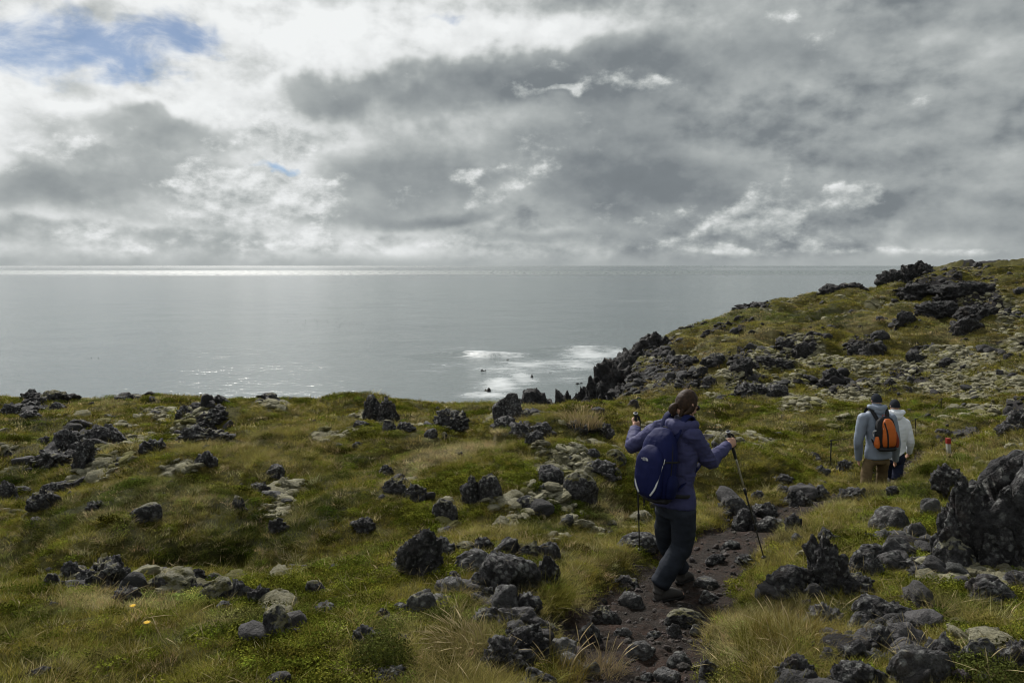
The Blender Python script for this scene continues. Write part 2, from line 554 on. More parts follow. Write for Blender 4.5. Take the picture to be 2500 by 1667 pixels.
# ------------------------------------------------------------------ what grows where, and which hollows are darkened (photo pixel ellipses thrown on the land)
MOSS_PX = [(270, 1090, 75, 28), (330, 1070, 60, 20), (240, 1150, 95, 22), (150, 1225, 110, 26), (60, 1245, 60, 22), (200, 1200, 110, 18), (440, 1172, 60, 9), (460, 1045, 70, 35), (390, 1010, 45, 20),
           (520, 1095, 50, 14), (670, 1025, 45, 16), (690, 1240, 62, 48), (650, 1200, 60, 22), (810, 1088, 62, 15), (920, 1045, 45, 18), (1020, 1060, 30, 12), (880, 1030, 30, 14), (420, 1410, 75, 20), (440, 1462, 100, 14),
           (560, 1425, 40, 18), (172, 1434, 30, 10), (690, 1450, 30, 12), (675, 1515, 34, 32), (1000, 1185, 40, 22), (1090, 1250, 34, 28), (1410, 1175, 60, 30), (1460, 1110, 70, 26), (1440, 1140, 40, 16), (1285, 1222, 30, 12), (1570, 1262, 34, 12),
           (1760, 1080, 60, 22), (1850, 1090, 50, 14), (1870, 1120, 60, 12), (1220, 1040, 40, 14), (2330, 1345, 60, 30), (2390, 1425, 110, 46), (2440, 1395, 70, 20), (2290, 1430, 50, 22), (2300, 1545, 60, 10), (2400, 1600, 60, 24), (1340, 975, 20, 8),
           (2340, 880, 110, 45), (2430, 930, 80, 50), (2290, 930, 70, 30), (2470, 800, 40, 24), (2480, 850, 50, 30), (2420, 760, 70, 35), (2380, 735, 60, 22), (2340, 800, 40, 12), (2000, 880, 80, 26), (1950, 850, 60, 16), (1900, 890, 70, 16), (1960, 990, 70, 26), (2060, 960, 90, 26),
           (1980, 940, 90, 18), (1870, 960, 70, 16), (2150, 900, 60, 18), (2230, 900, 60, 18), (1790, 940, 50, 12), (2120, 975, 50, 16), (2170, 940, 60, 20), (2240, 960, 50, 20), (1930, 920, 60, 14), (2080, 900, 50, 12), (2400, 1000, 60, 16), (2350, 960, 60, 16), (2080, 715, 40, 6), (1870, 768, 30, 6)]
RUBBLE_PX = [(55, 1000, 55, 20), (500, 1030, 60, 30), (210, 1090, 95, 50), (120, 1210, 70, 26), (980, 1195, 50, 24), (1290, 1052, 55, 22), (1430, 1045, 50, 15), (1600, 860, 60, 30), (1540, 930, 70, 50), (1620, 905, 90, 40), (1660, 950, 90, 26),
             (1960, 850, 60, 24), (1900, 880, 60, 14), (1815, 895, 40, 22), (2115, 850, 45, 20), (1950, 940, 120, 22), (2050, 930, 90, 30), (1830, 945, 70, 20), (2120, 945, 80, 26), (2200, 920, 70, 30), (2300, 700, 100, 22), (2300, 745, 60, 32), (2385, 755, 60, 30),
             (2200, 800, 24, 16), (1850, 765, 40, 10), (2050, 712, 50, 8), (2260, 850, 40, 14), (2350, 1070, 60, 18), (2450, 780, 40, 26), (2480, 1010, 30, 26), (1960, 1130, 40, 8), (1800, 1255, 60, 22), (1900, 1250, 60, 22),
             (1990, 1205, 90, 14), (1200, 1480, 90, 60), (1300, 1570, 80, 50), (2100, 1640, 160, 50), (2150, 1560, 60, 30), (2210, 1350, 90, 36), (1760, 1000, 40, 8)]
STRAW_PX = [(1100, 1118, 130, 26), (1010, 1150, 70, 24), (1190, 1092, 80, 12), (1080, 1120, 110, 22), (1000, 1165, 60, 20), (1180, 1095, 90, 14), (1250, 1350, 80, 14), (1120, 1330, 100, 22), (800, 1400, 160, 22), (700, 1390, 200, 14), (1420, 1500, 50, 60), (1390, 1400, 30, 40), (1450, 1310, 60, 40), (2010, 1240, 90, 26), (2120, 1215, 80, 14),
            (1900, 1330, 70, 40), (1880, 1540, 90, 50), (1780, 1580, 60, 40), (1700, 830, 90, 14), (1850, 830, 130, 20), (2100, 790, 160, 22), (2330, 820, 70, 20), (2250, 1170, 60, 10), (1560, 1190, 50, 20), (250, 985, 90, 14), (600, 985, 120, 14), (1750, 1200, 60, 14), (330, 1500, 260, 40), (560, 1560, 160, 30),
            (1480, 1230, 50, 30), (1150, 1600, 60, 60), (980, 1560, 60, 30), (1450, 1620, 60, 60), (2260, 790, 120, 14), (1750, 880, 40, 20), (1560, 940, 60, 16), (1880, 1160, 60, 12), (1300, 1000, 80, 10)]
DARK_PX = [(300, 1290, 200, 40), (560, 1340, 260, 36), (800, 1280, 140, 40), (620, 1300, 120, 40), (60, 1130, 60, 24), (820, 1200, 120, 30), (1300, 1260, 160, 26), (1360, 1220, 80, 24), (850, 1130, 60, 14), (2330, 1520, 160, 30), (2050, 790, 60, 22), (1980, 770, 90, 12),
           (930, 1600, 60, 40), (450, 1240, 160, 24), (130, 1330, 120, 30), (1330, 1430, 30, 30), (380, 1440, 40, 12), (2420, 1520, 90, 40), (2450, 1310, 40, 26), (1250, 1015, 90, 10), (2430, 850, 60, 16), (60, 1050, 60, 14)]
GREEN_PX = [(2350, 1130, 110, 22), (1500, 1130, 90, 24), (1800, 1130, 60, 26), (1640, 1010, 120, 16), (2150, 1290, 90, 26), (2200, 1230, 60, 16), (1930, 1280, 40, 26), (1200, 1380, 30, 22), (1050, 1400, 60, 30), (1900, 1590, 60, 40), (1350, 1480, 30, 60), (1440, 1080, 60, 20), (2130, 1060, 130, 26), (1200, 1000, 120, 12),
            (1780, 790, 120, 14), (1900, 780, 100, 20), (2300, 1020, 120, 22), (90, 1650, 120, 30), (460, 1590, 160, 26), (1000, 1650, 60, 20)]
BROWN_PX = [(1480, 1480, 50, 40), (350, 1130, 60, 20), (150, 1340, 80, 14), (860, 1350, 80, 14), (2450, 1520, 80, 60), (1700, 905, 160, 50), (1660, 860, 70, 20), (2480, 720, 60, 30), (2430, 830, 80, 14), (2000, 1600, 60, 20), (500, 1270, 90, 14), (600, 1110, 90, 18), (1640, 960, 120, 24), (520, 1530, 120, 16), (2260, 1490, 60, 24)]


def prep(lst):
    out = []
    for cx, cy, rx, ry in lst:
        c = hit(cx, min(cy, 1662), _hb)
        if c is None:
            continue
        r = math.hypot(c[0], c[1])
        a = rx * c[1] / FPX
        lo = hit(cx, cy + ry, _hb)
        hi = hit(cx, cy - ry, _hb)
        rl = math.hypot(*lo[:2]) if lo is not None else r * .9
        rh = math.hypot(*hi[:2]) if hi is not None else r * 1.15
        rh = min(rh, r * 1.25 + 1)
        b = max((rh - rl) / 2, 0.12)
        rm = (rh + rl) / 2
        out.append((c[0] * rm / r, c[1] * rm / r, a, b, c[0] / r, c[1] / r))
    return out


def field(x, y, prepped):
    m = np.full(len(x), -3.0)
    for cx, cy, a, b, ux, uy in prepped:
        ddx, ddy = x - cx, y - cy
        near = (np.abs(ddx) < (a + b) * 2.2) & (np.abs(ddy) < (a + b) * 2.2)
        if not near.any():
            continue
        rad = ddx[near] * ux + ddy[near] * uy
        tan = ddx[near] * uy - ddy[near] * ux
        m[near] = np.maximum(m[near], 1 - np.sqrt((tan / a) ** 2 + (rad / b) ** 2))
    return m


TRACK = prep([(1195, 1090, 60, 9), (1140, 1104, 60, 11), (1085, 1122, 55, 14), (1035, 1146, 46, 18), (985, 1180, 34, 22), (960, 1225, 30, 24)])
MOSS, RUBB, STRAW, DARK, GREEN, BROWN = [prep(l) for l in (MOSS_PX, RUBBLE_PX, STRAW_PX, DARK_PX, GREEN_PX, BROWN_PX)]


def masks(x, y):
    """moss, rubble, dirt and a plant colour with hollow shade in it at points of the land"""
    r = np.hypot(x, y)
    k = 1.0
    e1 = n2(x, y, 1.1, 61, 4)
    e2 = n2(x, y, 2.3, 62, 4)
    e3 = n2(x, y, 0.45, 63, 4)
    far = sstep(y, 24, 34)
    moss = sstep(field(x, y, MOSS) + 0.65 * e2 + 0.15 * e1, 0.12, 0.42)
    moss = np.maximum(moss, sstep(n2(x, y, 0.35, 71, 3) * .8 + n2(x, y, 1.9, 72, 3) * .8, 0.52 - .10 * far, 0.68 - .08 * far) * 0.9)
    rubb = sstep(field(x, y, RUBB) + 0.75 * n2(x, y, 1.6, 64, 4), 0.10, 0.45)
    rubb = np.maximum(rubb, far * sstep(n2(x, y, 0.22, 73, 3) + n2(x, y, 1.3, 74, 3) * .7, 0.45, 0.62) * .8)
    tt = trail_t(x, y) + 0.35 * n2(x, y, 2.6, 31, 3) + 0.18 * n2(x, y, 7.0, 32, 3)
    dirt = 1 - sstep(tt, 0.80, 1.15)
    straw = sstep(field(x, y, STRAW) + 0.8 * e1 + .3 * e2, -0.05, 0.75)
    dark = sstep(field(x, y, DARK) + 0.7 * e2, -0.05, 0.6)
    green = sstep(field(x, y, GREEN) + 0.7 * e1, -0.05, 0.6)
    brown = sstep(field(x, y, BROWN) + 0.7 * e1, 0.0, 0.6)
    straw = np.maximum(straw, sstep(e3 + e2 * .6, 0.15, 0.7) * .6)
    dark = np.maximum(dark, sstep(n2(x, y, 0.8, 66, 4) + e2 * .5, 0.28, 0.7) * .75)
    brown = np.maximum(brown, sstep(n2(x, y, 0.6, 67, 4) + .5 * e1, 0.22, 0.7) * .7)
    col = np.tile(np.array([0.110, 0.102, 0.020]), (len(x), 1))

    def mixin(c, m):
        nonlocal col
        col = col * (1 - m[:, None]) + np.array(c) * m[:, None]
    mixin((0.098, 0.078, 0.025), brown * .6)
    mixin((0.074, 0.090, 0.015), green * .8)
    mixin((0.205, 0.180, 0.082), straw * .80)
    mixin((0.034, 0.042, 0.010), dark * .8)  # dark heath, with the shade of slopes facing away painted into the colour
    tr = sstep(field(x, y, TRACK) + .35 * e2, 0.0, 0.5)
    mixin((0.23, 0.195, 0.105), tr * .9)
    spot = (1 - tr) * sstep(n2(x, y, 2.6, 69, 3), 0.18, 0.5)
    col = col * (1 + 0.40 * n2(x, y, 3.1, 68, 3) - 0.45 * spot)[:, None]
    return moss, rubb, dirt, col


def mesh_obj(name, V, F, mat=None, parent=None, smooth=True, link=True):
    me = bpy.data.meshes.new(name)
    V = np.asarray(V, np.float32)
    if isinstance(F, np.ndarray):
        k_ = F.shape[1]
        me.vertices.add(len(V))
        me.vertices.foreach_set('co', V.ravel())
        me.loops.add(F.size)
        me.loops.foreach_set('vertex_index', F.astype(np.int32).ravel())
        me.polygons.add(len(F))
        me.polygons.foreach_set('loop_start', np.arange(0, F.size, k_, dtype=np.int32))
        me.polygons.foreach_set('loop_total', np.full(len(F), k_, np.int32))
        me.update(calc_edges=True)
        me.validate()
    else:
        me.from_pydata([tuple(v) for v in V], [], F)
        me.update()
    if smooth:
        me.polygons.foreach_set('use_smooth', np.ones(len(me.polygons), bool))
    ob = bpy.data.objects.new(name, me)
    if mat:
        me.materials.append(mat)
    if link:
        COL.objects.link(ob)
    if parent:
        ob.parent = parent
    return ob


def tag(o, label=None, cat=None, group=None, kind=None):
    if label:
        o['label'] = label
    if cat:
        o['category'] = cat
    if group:
        o['group'] = group
    if kind:
        o['kind'] = kind
    return o


def new_mat(name):
    m = bpy.data.materials.new(name)
    m.use_nodes = True
    t = NT(m.node_tree)
    b = m.node_tree.nodes['Principled BSDF']
    return m, t, b


def bump(t, b, height, strength, dist):
    nd = t.new('ShaderNodeBump')
    nd.inputs['Strength'].default_value = strength
    nd.inputs['Distance'].default_value = dist
    t.put(nd.inputs['Height'], height)
    t.link(nd.outputs[0], b.inputs['Normal'])
    return nd


# ---- materials of the land
def ground_material():
    m, t, b = new_mat('turf')
    geo = t.new('ShaderNodeNewGeometry')
    pos = geo.outputs['Position']
    at_ = t.new('ShaderNodeAttribute', attribute_name='tint')
    rk = t.new('ShaderNodeAttribute', attribute_name='rock')
    n = t.noise(pos, 14.0, 6, 0.7)
    n3 = t.noise(pos, 45.0, 4, 0.7)
    c = t.vmath('MULTIPLY', at_.outputs['Color'], t.ramp(n, [(0.25, (.45, .45, .45)), (0.55, (1, 1, 1)), (0.8, (1.5, 1.5, 1.5))]))
    c = t.vmath('MULTIPLY', c, t.ramp(n3, [(0.3, (.5, .5, .5)), (0.65, (1.25, 1.25, 1.25))]))
    lava = t.ramp(t.noise(pos, 7.0, 6, 0.7), [(0.3, (.010, .009, .010)), (0.6, (.028, .026, .026)), (0.75, (.065, .062, .058))])
    edge = t.noise(pos, 9.0, 5, 0.65)
    f = t.smooth(t.math('ADD', rk.outputs['Fac'], t.math('MULTIPLY', t.math('SUBTRACT', edge, 0.5), 1.1)), 0.42, 0.58)
    col = t.mix(f, c, lava)
    t.link(col, b.inputs['Base Color'])
    b.inputs['Roughness'].default_value = 0.95
    b.inputs['Specular IOR Level'].default_value = 0.15
    hgt = t.math('ADD', t.math('MULTIPLY', n3, .5), n)
    bump(t, b, hgt, 0.9, 0.05)
    return m


def dirt_material():
    m, t, b = new_mat('trodden_earth')
    pos = t.new('ShaderNodeNewGeometry').outputs['Position']
    n = t.noise(pos, 3.0, 6, 0.65)
    g = t.noise(pos, 38.0, 5, 0.7)
    c = t.ramp(n, [(0.3, (.009, .006, .004)), (0.5, (.024, .015, .010)), (0.66, (.046, .023, .015)), (0.8, (.058, .041, .029))])
    v = t.voro(pos, 45.0)
    vc = t.voro(pos, 45.0, out='Color')
    pebble = t.math('MULTIPLY', t.smooth(v, 0.42, 0.25), t.smooth(t.sep(vc)[0], 0.62, 0.75))
    c = t.mix(pebble, c, (.055, .050, .044))
    c = t.vmath('MULTIPLY', c, t.ramp(g, [(0.3, (.5, .5, .5)), (0.7, (1.4, 1.4, 1.4))]))
    t.link(c, b.inputs['Base Color'])
    b.inputs['Roughness'].default_value = 0.9
    b.inputs['Specular IOR Level'].default_value = 0.25
    hgt = t.math('ADD', t.math('ADD', t.math('MULTIPLY', g, .6), n), t.math('MULTIPLY', pebble, .25))
    bump(t, b, hgt, 1.0, 0.09)
    return m


M_TURF = ground_material()
M_DIRT = dirt_material()

# ---- the land as a sheet, finer near the walkers
NA, NR = 900, 620
AZ0, AZ1 = math.radians(-50), math.radians(50)
azs = np.linspace(AZ0, AZ1, NA)
rs = np.exp(np.linspace(math.log(1.0), math.log(112), NR))
RR, AA = np.meshgrid(rs, azs, indexing='ij')
GX, GY = (RR * np.sin(AA)).ravel(), (RR * np.cos(AA)).ravel()
GZ = H(GX, GY)
g_moss, g_rubb, g_dirt, g_col = masks(GX, GY)
_s = coast_dist(GX, GY) + 0.55 * n2(GX, GY, 0.35, 5, 3)
g_rock = np.maximum(g_rubb * 0.9, sstep(-_s, -0.05, 0.35))
_gz = GZ.reshape(NR, NA)
g_tint = g_col * 0.62
_mm = (g_moss * 0.9)[:, None]
g_tint = g_tint * (1 - _mm) + np.array([0.17, 0.16, 0.105]) * _mm
H_GRID = _gz.copy()


def HG(x, y):
    """height of the land, read from the sheet"""
    x = np.atleast_1d(np.asarray(x, float))
    y = np.atleast_1d(np.asarray(y, float))
    i = np.clip((np.log(np.maximum(np.hypot(x, y), 1.0)) / math.log(112)) * (NR - 1), 0, NR - 1.001)
    j = np.clip((np.arctan2(x, y) - AZ0) / (AZ1 - AZ0) * (NA - 1), 0, NA - 1.001)
    i0, j0 = i.astype(int), j.astype(int)
    fi, fj = i - i0, j - j0
    return (H_GRID[i0, j0] * (1 - fj) + H_GRID[i0, j0 + 1] * fj) * (1 - fi) + (H_GRID[i0 + 1, j0] * (1 - fj) + H_GRID[i0 + 1, j0 + 1] * fj) * fi


# broken rock stands proud in the rubble
f1, f2, cid = worley(np.stack([GX * 3.1, GY * 3.1, 0 * GX], 1), 90, True)
GZ = GZ + g_rubb * (0.11 * cid * np.clip((f2 - f1) * 3, 0, 1) - 0.02)
idx = np.arange(NR * NA).reshape(NR, NA)
F = np.stack([idx[:-1, :-1], idx[:-1, 1:], idx[1:, 1:], idx[1:, :-1]], -1).reshape(-1, 4)
keep = (GZ[F] > -1.2).any(1)
fy = GY[F].mean(1)
fd = g_dirt[F].mean(1)
sel_path = keep & (fd > 0.5) & (fy < 19)
sel_head = keep & ~sel_path & (fy > 27)
sel_ground = keep & ~sel_path & ~sel_head
for nm, sel, mt in (('ground', sel_ground, M_TURF), ('headland', sel_head, M_TURF), ('path', sel_path, M_DIRT)):
    f = F[sel]
    u, inv = np.unique(f, return_inverse=True)
    ob = mesh_obj(nm, np.stack([GX[u], GY[u], GZ[u]], 1), inv.reshape(f.shape), mt)
    ob['kind'] = 'structure'
    a = ob.data.attributes.new('tint', 'FLOAT_COLOR', 'POINT')
    a.data.foreach_set('color', np.concatenate([g_tint[u], np.ones((len(u), 1))], 1).astype(np.float32).ravel())
    a = ob.data.attributes.new('rock', 'FLOAT', 'POINT')
    a.data.foreach_set('value', g_rock[u].astype(np.float32))

# ---- the sea, one sheet to the horizon
def sea_material():
    m, t, b = new_mat('sea_water')
    pos = t.new('ShaderNodeNewGeometry').outputs['Position']
    x, y, z = t.sep(pos)
    foam_at = t.new('ShaderNodeAttribute', attribute_name='foam').outputs['Fac']
    st = t.vmath('MULTIPLY', pos, (0.55, 1.0, 1.0))
    w1 = t.noise(st, 0.16, 4, 0.6, 0.4)
    w2 = t.noise(st, 0.9, 4, 0.62, 0.3)
    w3 = t.noise(st, 4.0, 3, 0.6)
    hgt = t.math('ADD', t.math('ADD', t.math('MULTIPLY', w1, 0.42), t.math('MULTIPLY', w2, 0.19)), t.math('MULTIPLY', w3, 0.05))
    dist = t.vmath('LENGTH', pos)
    # long bands of smoother and rougher water, set for streaks of sun
    lane = t.noise(t.vmath('MULTIPLY', pos, (0.00012, 0.0011, 1.0)), 1.0, 3, 0.55, 0.3)
    bstr = t.math('MULTIPLY', t.smooth(lane, 0.35, 0.65, 0.55, 1.0), 1.0)
    nd = t.new('ShaderNodeBump')
    nd.inputs['Distance'].default_value = 1.0
    t.put(nd.inputs['Strength'], bstr)
    t.put(nd.inputs['Height'], hgt)
    t.link(nd.outputs[0], b.inputs['Normal'])
    fn = t.noise(t.vmath('MULTIPLY', pos, (0.6, 1.0, 1.0)), 0.5, 8, 0.78, 0.9)
    foam = t.smooth(t.math('ADD', foam_at, t.math('MULTIPLY', t.math('SUBTRACT', fn, 0.5), 2.2)), 0.08, 1.30)
    foam = t.math('MULTIPLY', foam, t.smooth(foam_at, 0.06, 0.2))
    deep = t.ramp(t.noise(pos, 0.02, 3, 0.5), [(0.3, (.118, .142, .144)), (0.7, (.138, .162, .162))])
    c = t.mix(t.math('MULTIPLY', foam, .85), deep, (.50, .53, .55))
    t.link(c, b.inputs['Base Color'])
    # rougher band far out, for the sunlit streaks that cloud gaps give
    brk = t.noise(t.vmath('MULTIPLY', pos, (0.0016, 0.004, 1.0)), 1.0, 4, 0.6)
    yy = t.math('ADD', y, t.math('MULTIPLY', t.math('SUBTRACT', brk, .5), 700.0))
    ruf = t.math('MULTIPLY', t.smooth(yy, 900, 1150), t.smooth(yy, 2300, 1700))
    far = t.math('MULTIPLY', t.smooth(lane, 0.46, 0.54), t.smooth(y, 3500, 5000))
    ruf = t.math('MAXIMUM', ruf, far)
    sp = t.noise(t.vmath('MULTIPLY', pos, (0.12, 0.05, 1.0)), 1.0, 2, 0.6)
    ruf = t.math('MULTIPLY', ruf, t.smooth(sp, 0.38, 0.62, 0.35, 1.0))
    base_r = t.math('MULTIPLY_ADD', ruf, 0.24, 0.14)
    t.link(t.math('MAXIMUM', base_r, t.math('MULTIPLY', foam, .8)), b.inputs['Roughness'])
    b.inputs['IOR'].default_value = 1.333
    return m


M_SEA = sea_material()
SN, SR = 420, 330
sa = np.linspace(math.radians(-62), math.radians(62), SN)
sr = np.concatenate([np.exp(np.linspace(math.log(26), math.log(900), SR - 60)), np.exp(np.linspace(math.log(930), math.log(40000), 60))])
SRR, SAA = np.meshgrid(sr, sa, indexing='ij')
SX, SY = (SRR * np.sin(SAA)).ravel(), (SRR * np.cos(SAA)).ravel()


def sea_at(px, py):
    d = pix_dir(px, py)
    t_ = (0.0 - CAM_Z) / d[2]
    return np.array([d[0] * t_, d[1] * t_, 0.0])


FOAM_PX = [(1180, 866, 70, 9, .9), (1240, 868, 60, 7, .7), (1440, 866, 80, 22, .75), (1400, 890, 90, 18, .6), (1300, 890, 120, 16, .55), (1230, 905, 100, 20, .5), (1220, 940, 60, 24, .75), (1190, 965, 70, 10, .75), (1280, 930, 50, 14, .6), (1380, 925, 60, 12, .45), (1090, 890, 80, 10, .3), (1060, 905, 60, 8, .3), (1150, 850, 120, 6, .25), (1270, 915, 40, 10, .65),
           (1330, 905, 60, 10, .5), (1500, 860, 40, 14, .6), (1560, 735, 110, 2, .3)]
sfoam = np.zeros(len(SX))
for (cx, cy_, rx, ry, amp) in FOAM_PX:
    c = sea_at(cx, cy_)
    hi_, lo_ = sea_at(cx, cy_ - ry), sea_at(cx, cy_ + ry)
    a_ = rx * c[1] / FPX
    b_ = (hi_[1] - lo_[1]) / 2
    sfoam = np.maximum(sfoam, min(1, amp * 1.25) * np.exp(-((SX - c[0]) / a_) ** 2 - ((SY - (hi_[1] + lo_[1]) / 2) / b_) ** 2))
fade = 1 - sstep(np.hypot(SX, SY), 250, 700)
SZ = fade * (0.10 * n2(SX * .6, SY, 0.11, 41, 3) + 0.03 * n2(SX * .6, SY, 0.45, 42, 3))
# the breaker
bk = sea_at(1175, 868)
bx = (SX - bk[0])
crest = bk[1] + 0.004 * bx ** 2 + 1.2 * n2(SX, SY * 0, 0.12, 43, 2)
along = np.exp(-(bx / 7.5) ** 2)
up = np.exp(-(np.maximum(SY - crest, 0) / 2.4) ** 2) * np.exp(-(np.maximum(crest - SY, 0) / 0.8) ** 2)
SZ = SZ + 0.75 * along * up
bk2 = sea_at(1440, 852)
bx2 = SX - bk2[0]
cr2 = bk2[1] - 0.01 * bx2 ** 2 + 1.0 * n2(SX, SY * 0, 0.15, 44, 2)
SZ = SZ + 0.5 * np.exp(-(bx2 / 7) ** 2) * np.exp(-(np.maximum(SY - cr2, 0) / 2.2) ** 2) * np.exp(-(np.maximum(cr2 - SY, 0) / 0.8) ** 2)
sidx = np.arange(SR * SN).reshape(SR, SN)
SF = np.stack([sidx[:-1, :-1], sidx[:-1, 1:], sidx[1:, 1:], sidx[1:, :-1]], -1).reshape(-1, 4)
sea = mesh_obj('sea', np.stack([SX, SY, SZ], 1), SF, M_SEA)
sea['kind'] = 'structure'
a = sea.data.attributes.new('foam', 'FLOAT', 'POINT')
a.data.foreach_set('value', sfoam.astype(np.float32))
# ------------------------------------------------------------------ lava rocks
def rock_material():
    m, t, b = new_mat('lava_rock')
    geo = t.new('ShaderNodeNewGeometry')
    pos = geo.outputs['Position']
    nz = t.sep(geo.outputs['Normal'])[2]
    moss_p = t.new('ShaderNodeAttribute', attribute_type='OBJECT', attribute_name='moss').outputs['Fac']
    pale_p = t.new('ShaderNodeAttribute', attribute_type='OBJECT', attribute_name='pale').outputs['Fac']
    rnd = t.new('ShaderNodeObjectInfo').outputs['Random']
    # texture grain keeps its look with the size of the rock
    gs = t.new('ShaderNodeAttribute', attribute_type='OBJECT', attribute_name='grain').outputs['Fac']
    p = t.vmath('SCALE', pos, gs)
    n1 = t.noise(p, 2.2, 6, 0.65)
    n2_ = t.noise(p, 9.0, 6, 0.7)
    n3 = t.noise(p, 30.0, 4, 0.7)
    basalt = t.ramp(n2_, [(0.30, (.007, .007, .008)), (0.45, (.024, .023, .025)), (0.58, (.058, .057, .060)), (0.72, (.17, .167, .165))])
    brown = t.ramp(n2_, [(0.3, (.022, .016, .014)), (0.6, (.060, .044, .037)), (0.8, (.12, .095, .08))])
    c = t.mix(t.math('MULTIPLY', t.smooth(n1, 0.5, 0.66), t.smooth(rnd, 0.1, 0.9, 0.05, 0.6)), basalt, brown)
    c = t.vmath('SCALE', c, t.smooth(t.new('ShaderNodeAttribute', attribute_type='OBJECT', attribute_name='lichen').outputs['Fac'], 0.1, 1.0, 0.5, 1.0))
    grey = t.ramp(n2_, [(0.25, (.075, .075, .078)), (0.5, (.155, .153, .152)), (0.75, (.25, .245, .24))])
    cell = t.voro(t.vmath('ADD', p, t.vmath('SCALE', t.noise(p, 3.0, 3, .6, out='Color'), .5)), 3.2, out='Color')
    c = t.vmath('SCALE', c, t.smooth(t.sep(cell)[0], 0.0, 1.0, 0.30, 1.55, 'LINEAR'))
    c = t.mix(pale_p, c, grey)
    # lichen in round specks and blotches, most of it on the weather side
    lv = t.voro(p, 7.0)
    lich = t.math('MULTIPLY', t.smooth(t.math('ADD', lv, t.math('MULTIPLY', t.math('SUBTRACT', n3, .5), .8)), 0.42, 0.22), t.smooth(n1, 0.35, 0.50))
    patch = t.math('MULTIPLY', t.smooth(t.noise(p, 4.3, 7, 0.72), 0.55, 0.66), 0.65)
    lich = t.math('MAXIMUM', t.math('MULTIPLY', lich, 0.8), patch)
    lich = t.math('MULTIPLY', lich, t.smooth(nz, -0.2, 0.6, 0.30, 1.0))
    lich = t.math('MULTIPLY', lich, t.new('ShaderNodeAttribute', attribute_type='OBJECT', attribute_name='lichen').outputs['Fac'])
    c = t.mix(lich, c, t.ramp(n3, [(0.3, (.12, .123, .118)), (0.7, (.38, .385, .365))]))
    # moss on top where the rock carries it
    mm = t.math('ADD', t.math('ADD', nz, t.math('MULTIPLY', t.math('SUBTRACT', n1, .5), 2.4)), t.math('MULTIPLY', t.math('SUBTRACT', n2_, .5), .9))
    mth = t.math('SUBTRACT', 1.35, t.math('MULTIPLY', moss_p, 1.15))
    mf = t.smooth(t.math('SUBTRACT', mm, mth), 0.0, 0.14)
    mosscol = t.mix(t.smooth(t.noise(p, 4.0, 4, .6), 0.42, 0.62), t.ramp(n3, [(.25, (.13, .125, .085)), (.7, (.32, .305, .225))]), t.ramp(n3, [(.25, (.05, .048, .014)), (.7, (.13, .12, .04))]))
    c = t.mix(mf, c, mosscol)
    t.link(c, b.inputs['Base Color'])
    t.link(t.smooth(mf, 0, 1, 0.78, 0.98), b.inputs['Roughness'])
    b.inputs['Specular IOR Level'].default_value = 0.35
    pit = t.smooth(t.voro(p, 16.0), 0.0, 0.45)
    hgt = t.math('ADD', t.math('ADD', t.math('MULTIPLY', n2_, 1.0), t.math('MULTIPLY', n3, 0.35)), t.math('MULTIPLY', pit, 0.22))
    bn = t.new('ShaderNodeBump')
    bn.inputs['Strength'].default_value = 1.0
    t.put(bn.inputs['Distance'], t.math('DIVIDE', 0.20, gs))
    t.put(bn.inputs['Height'], hgt)
    t.link(bn.outputs[0], b.inputs['Normal'])
    return m


M_ROCK = rock_material()
import bmesh
_ico = {}


def ico(sub):
    if sub not in _ico:
        bm = bmesh.new()
        bmesh.ops.create_icosphere(bm, subdivisions=sub, radius=1.0)
        bm.verts.ensure_lookup_table()
        V = np.array([v.co[:] for v in bm.verts])
        F_ = np.array([[v.index for v in f.verts] for f in bm.faces])
        bm.free()
        _ico[sub] = (V, F_)
    return _ico[sub]


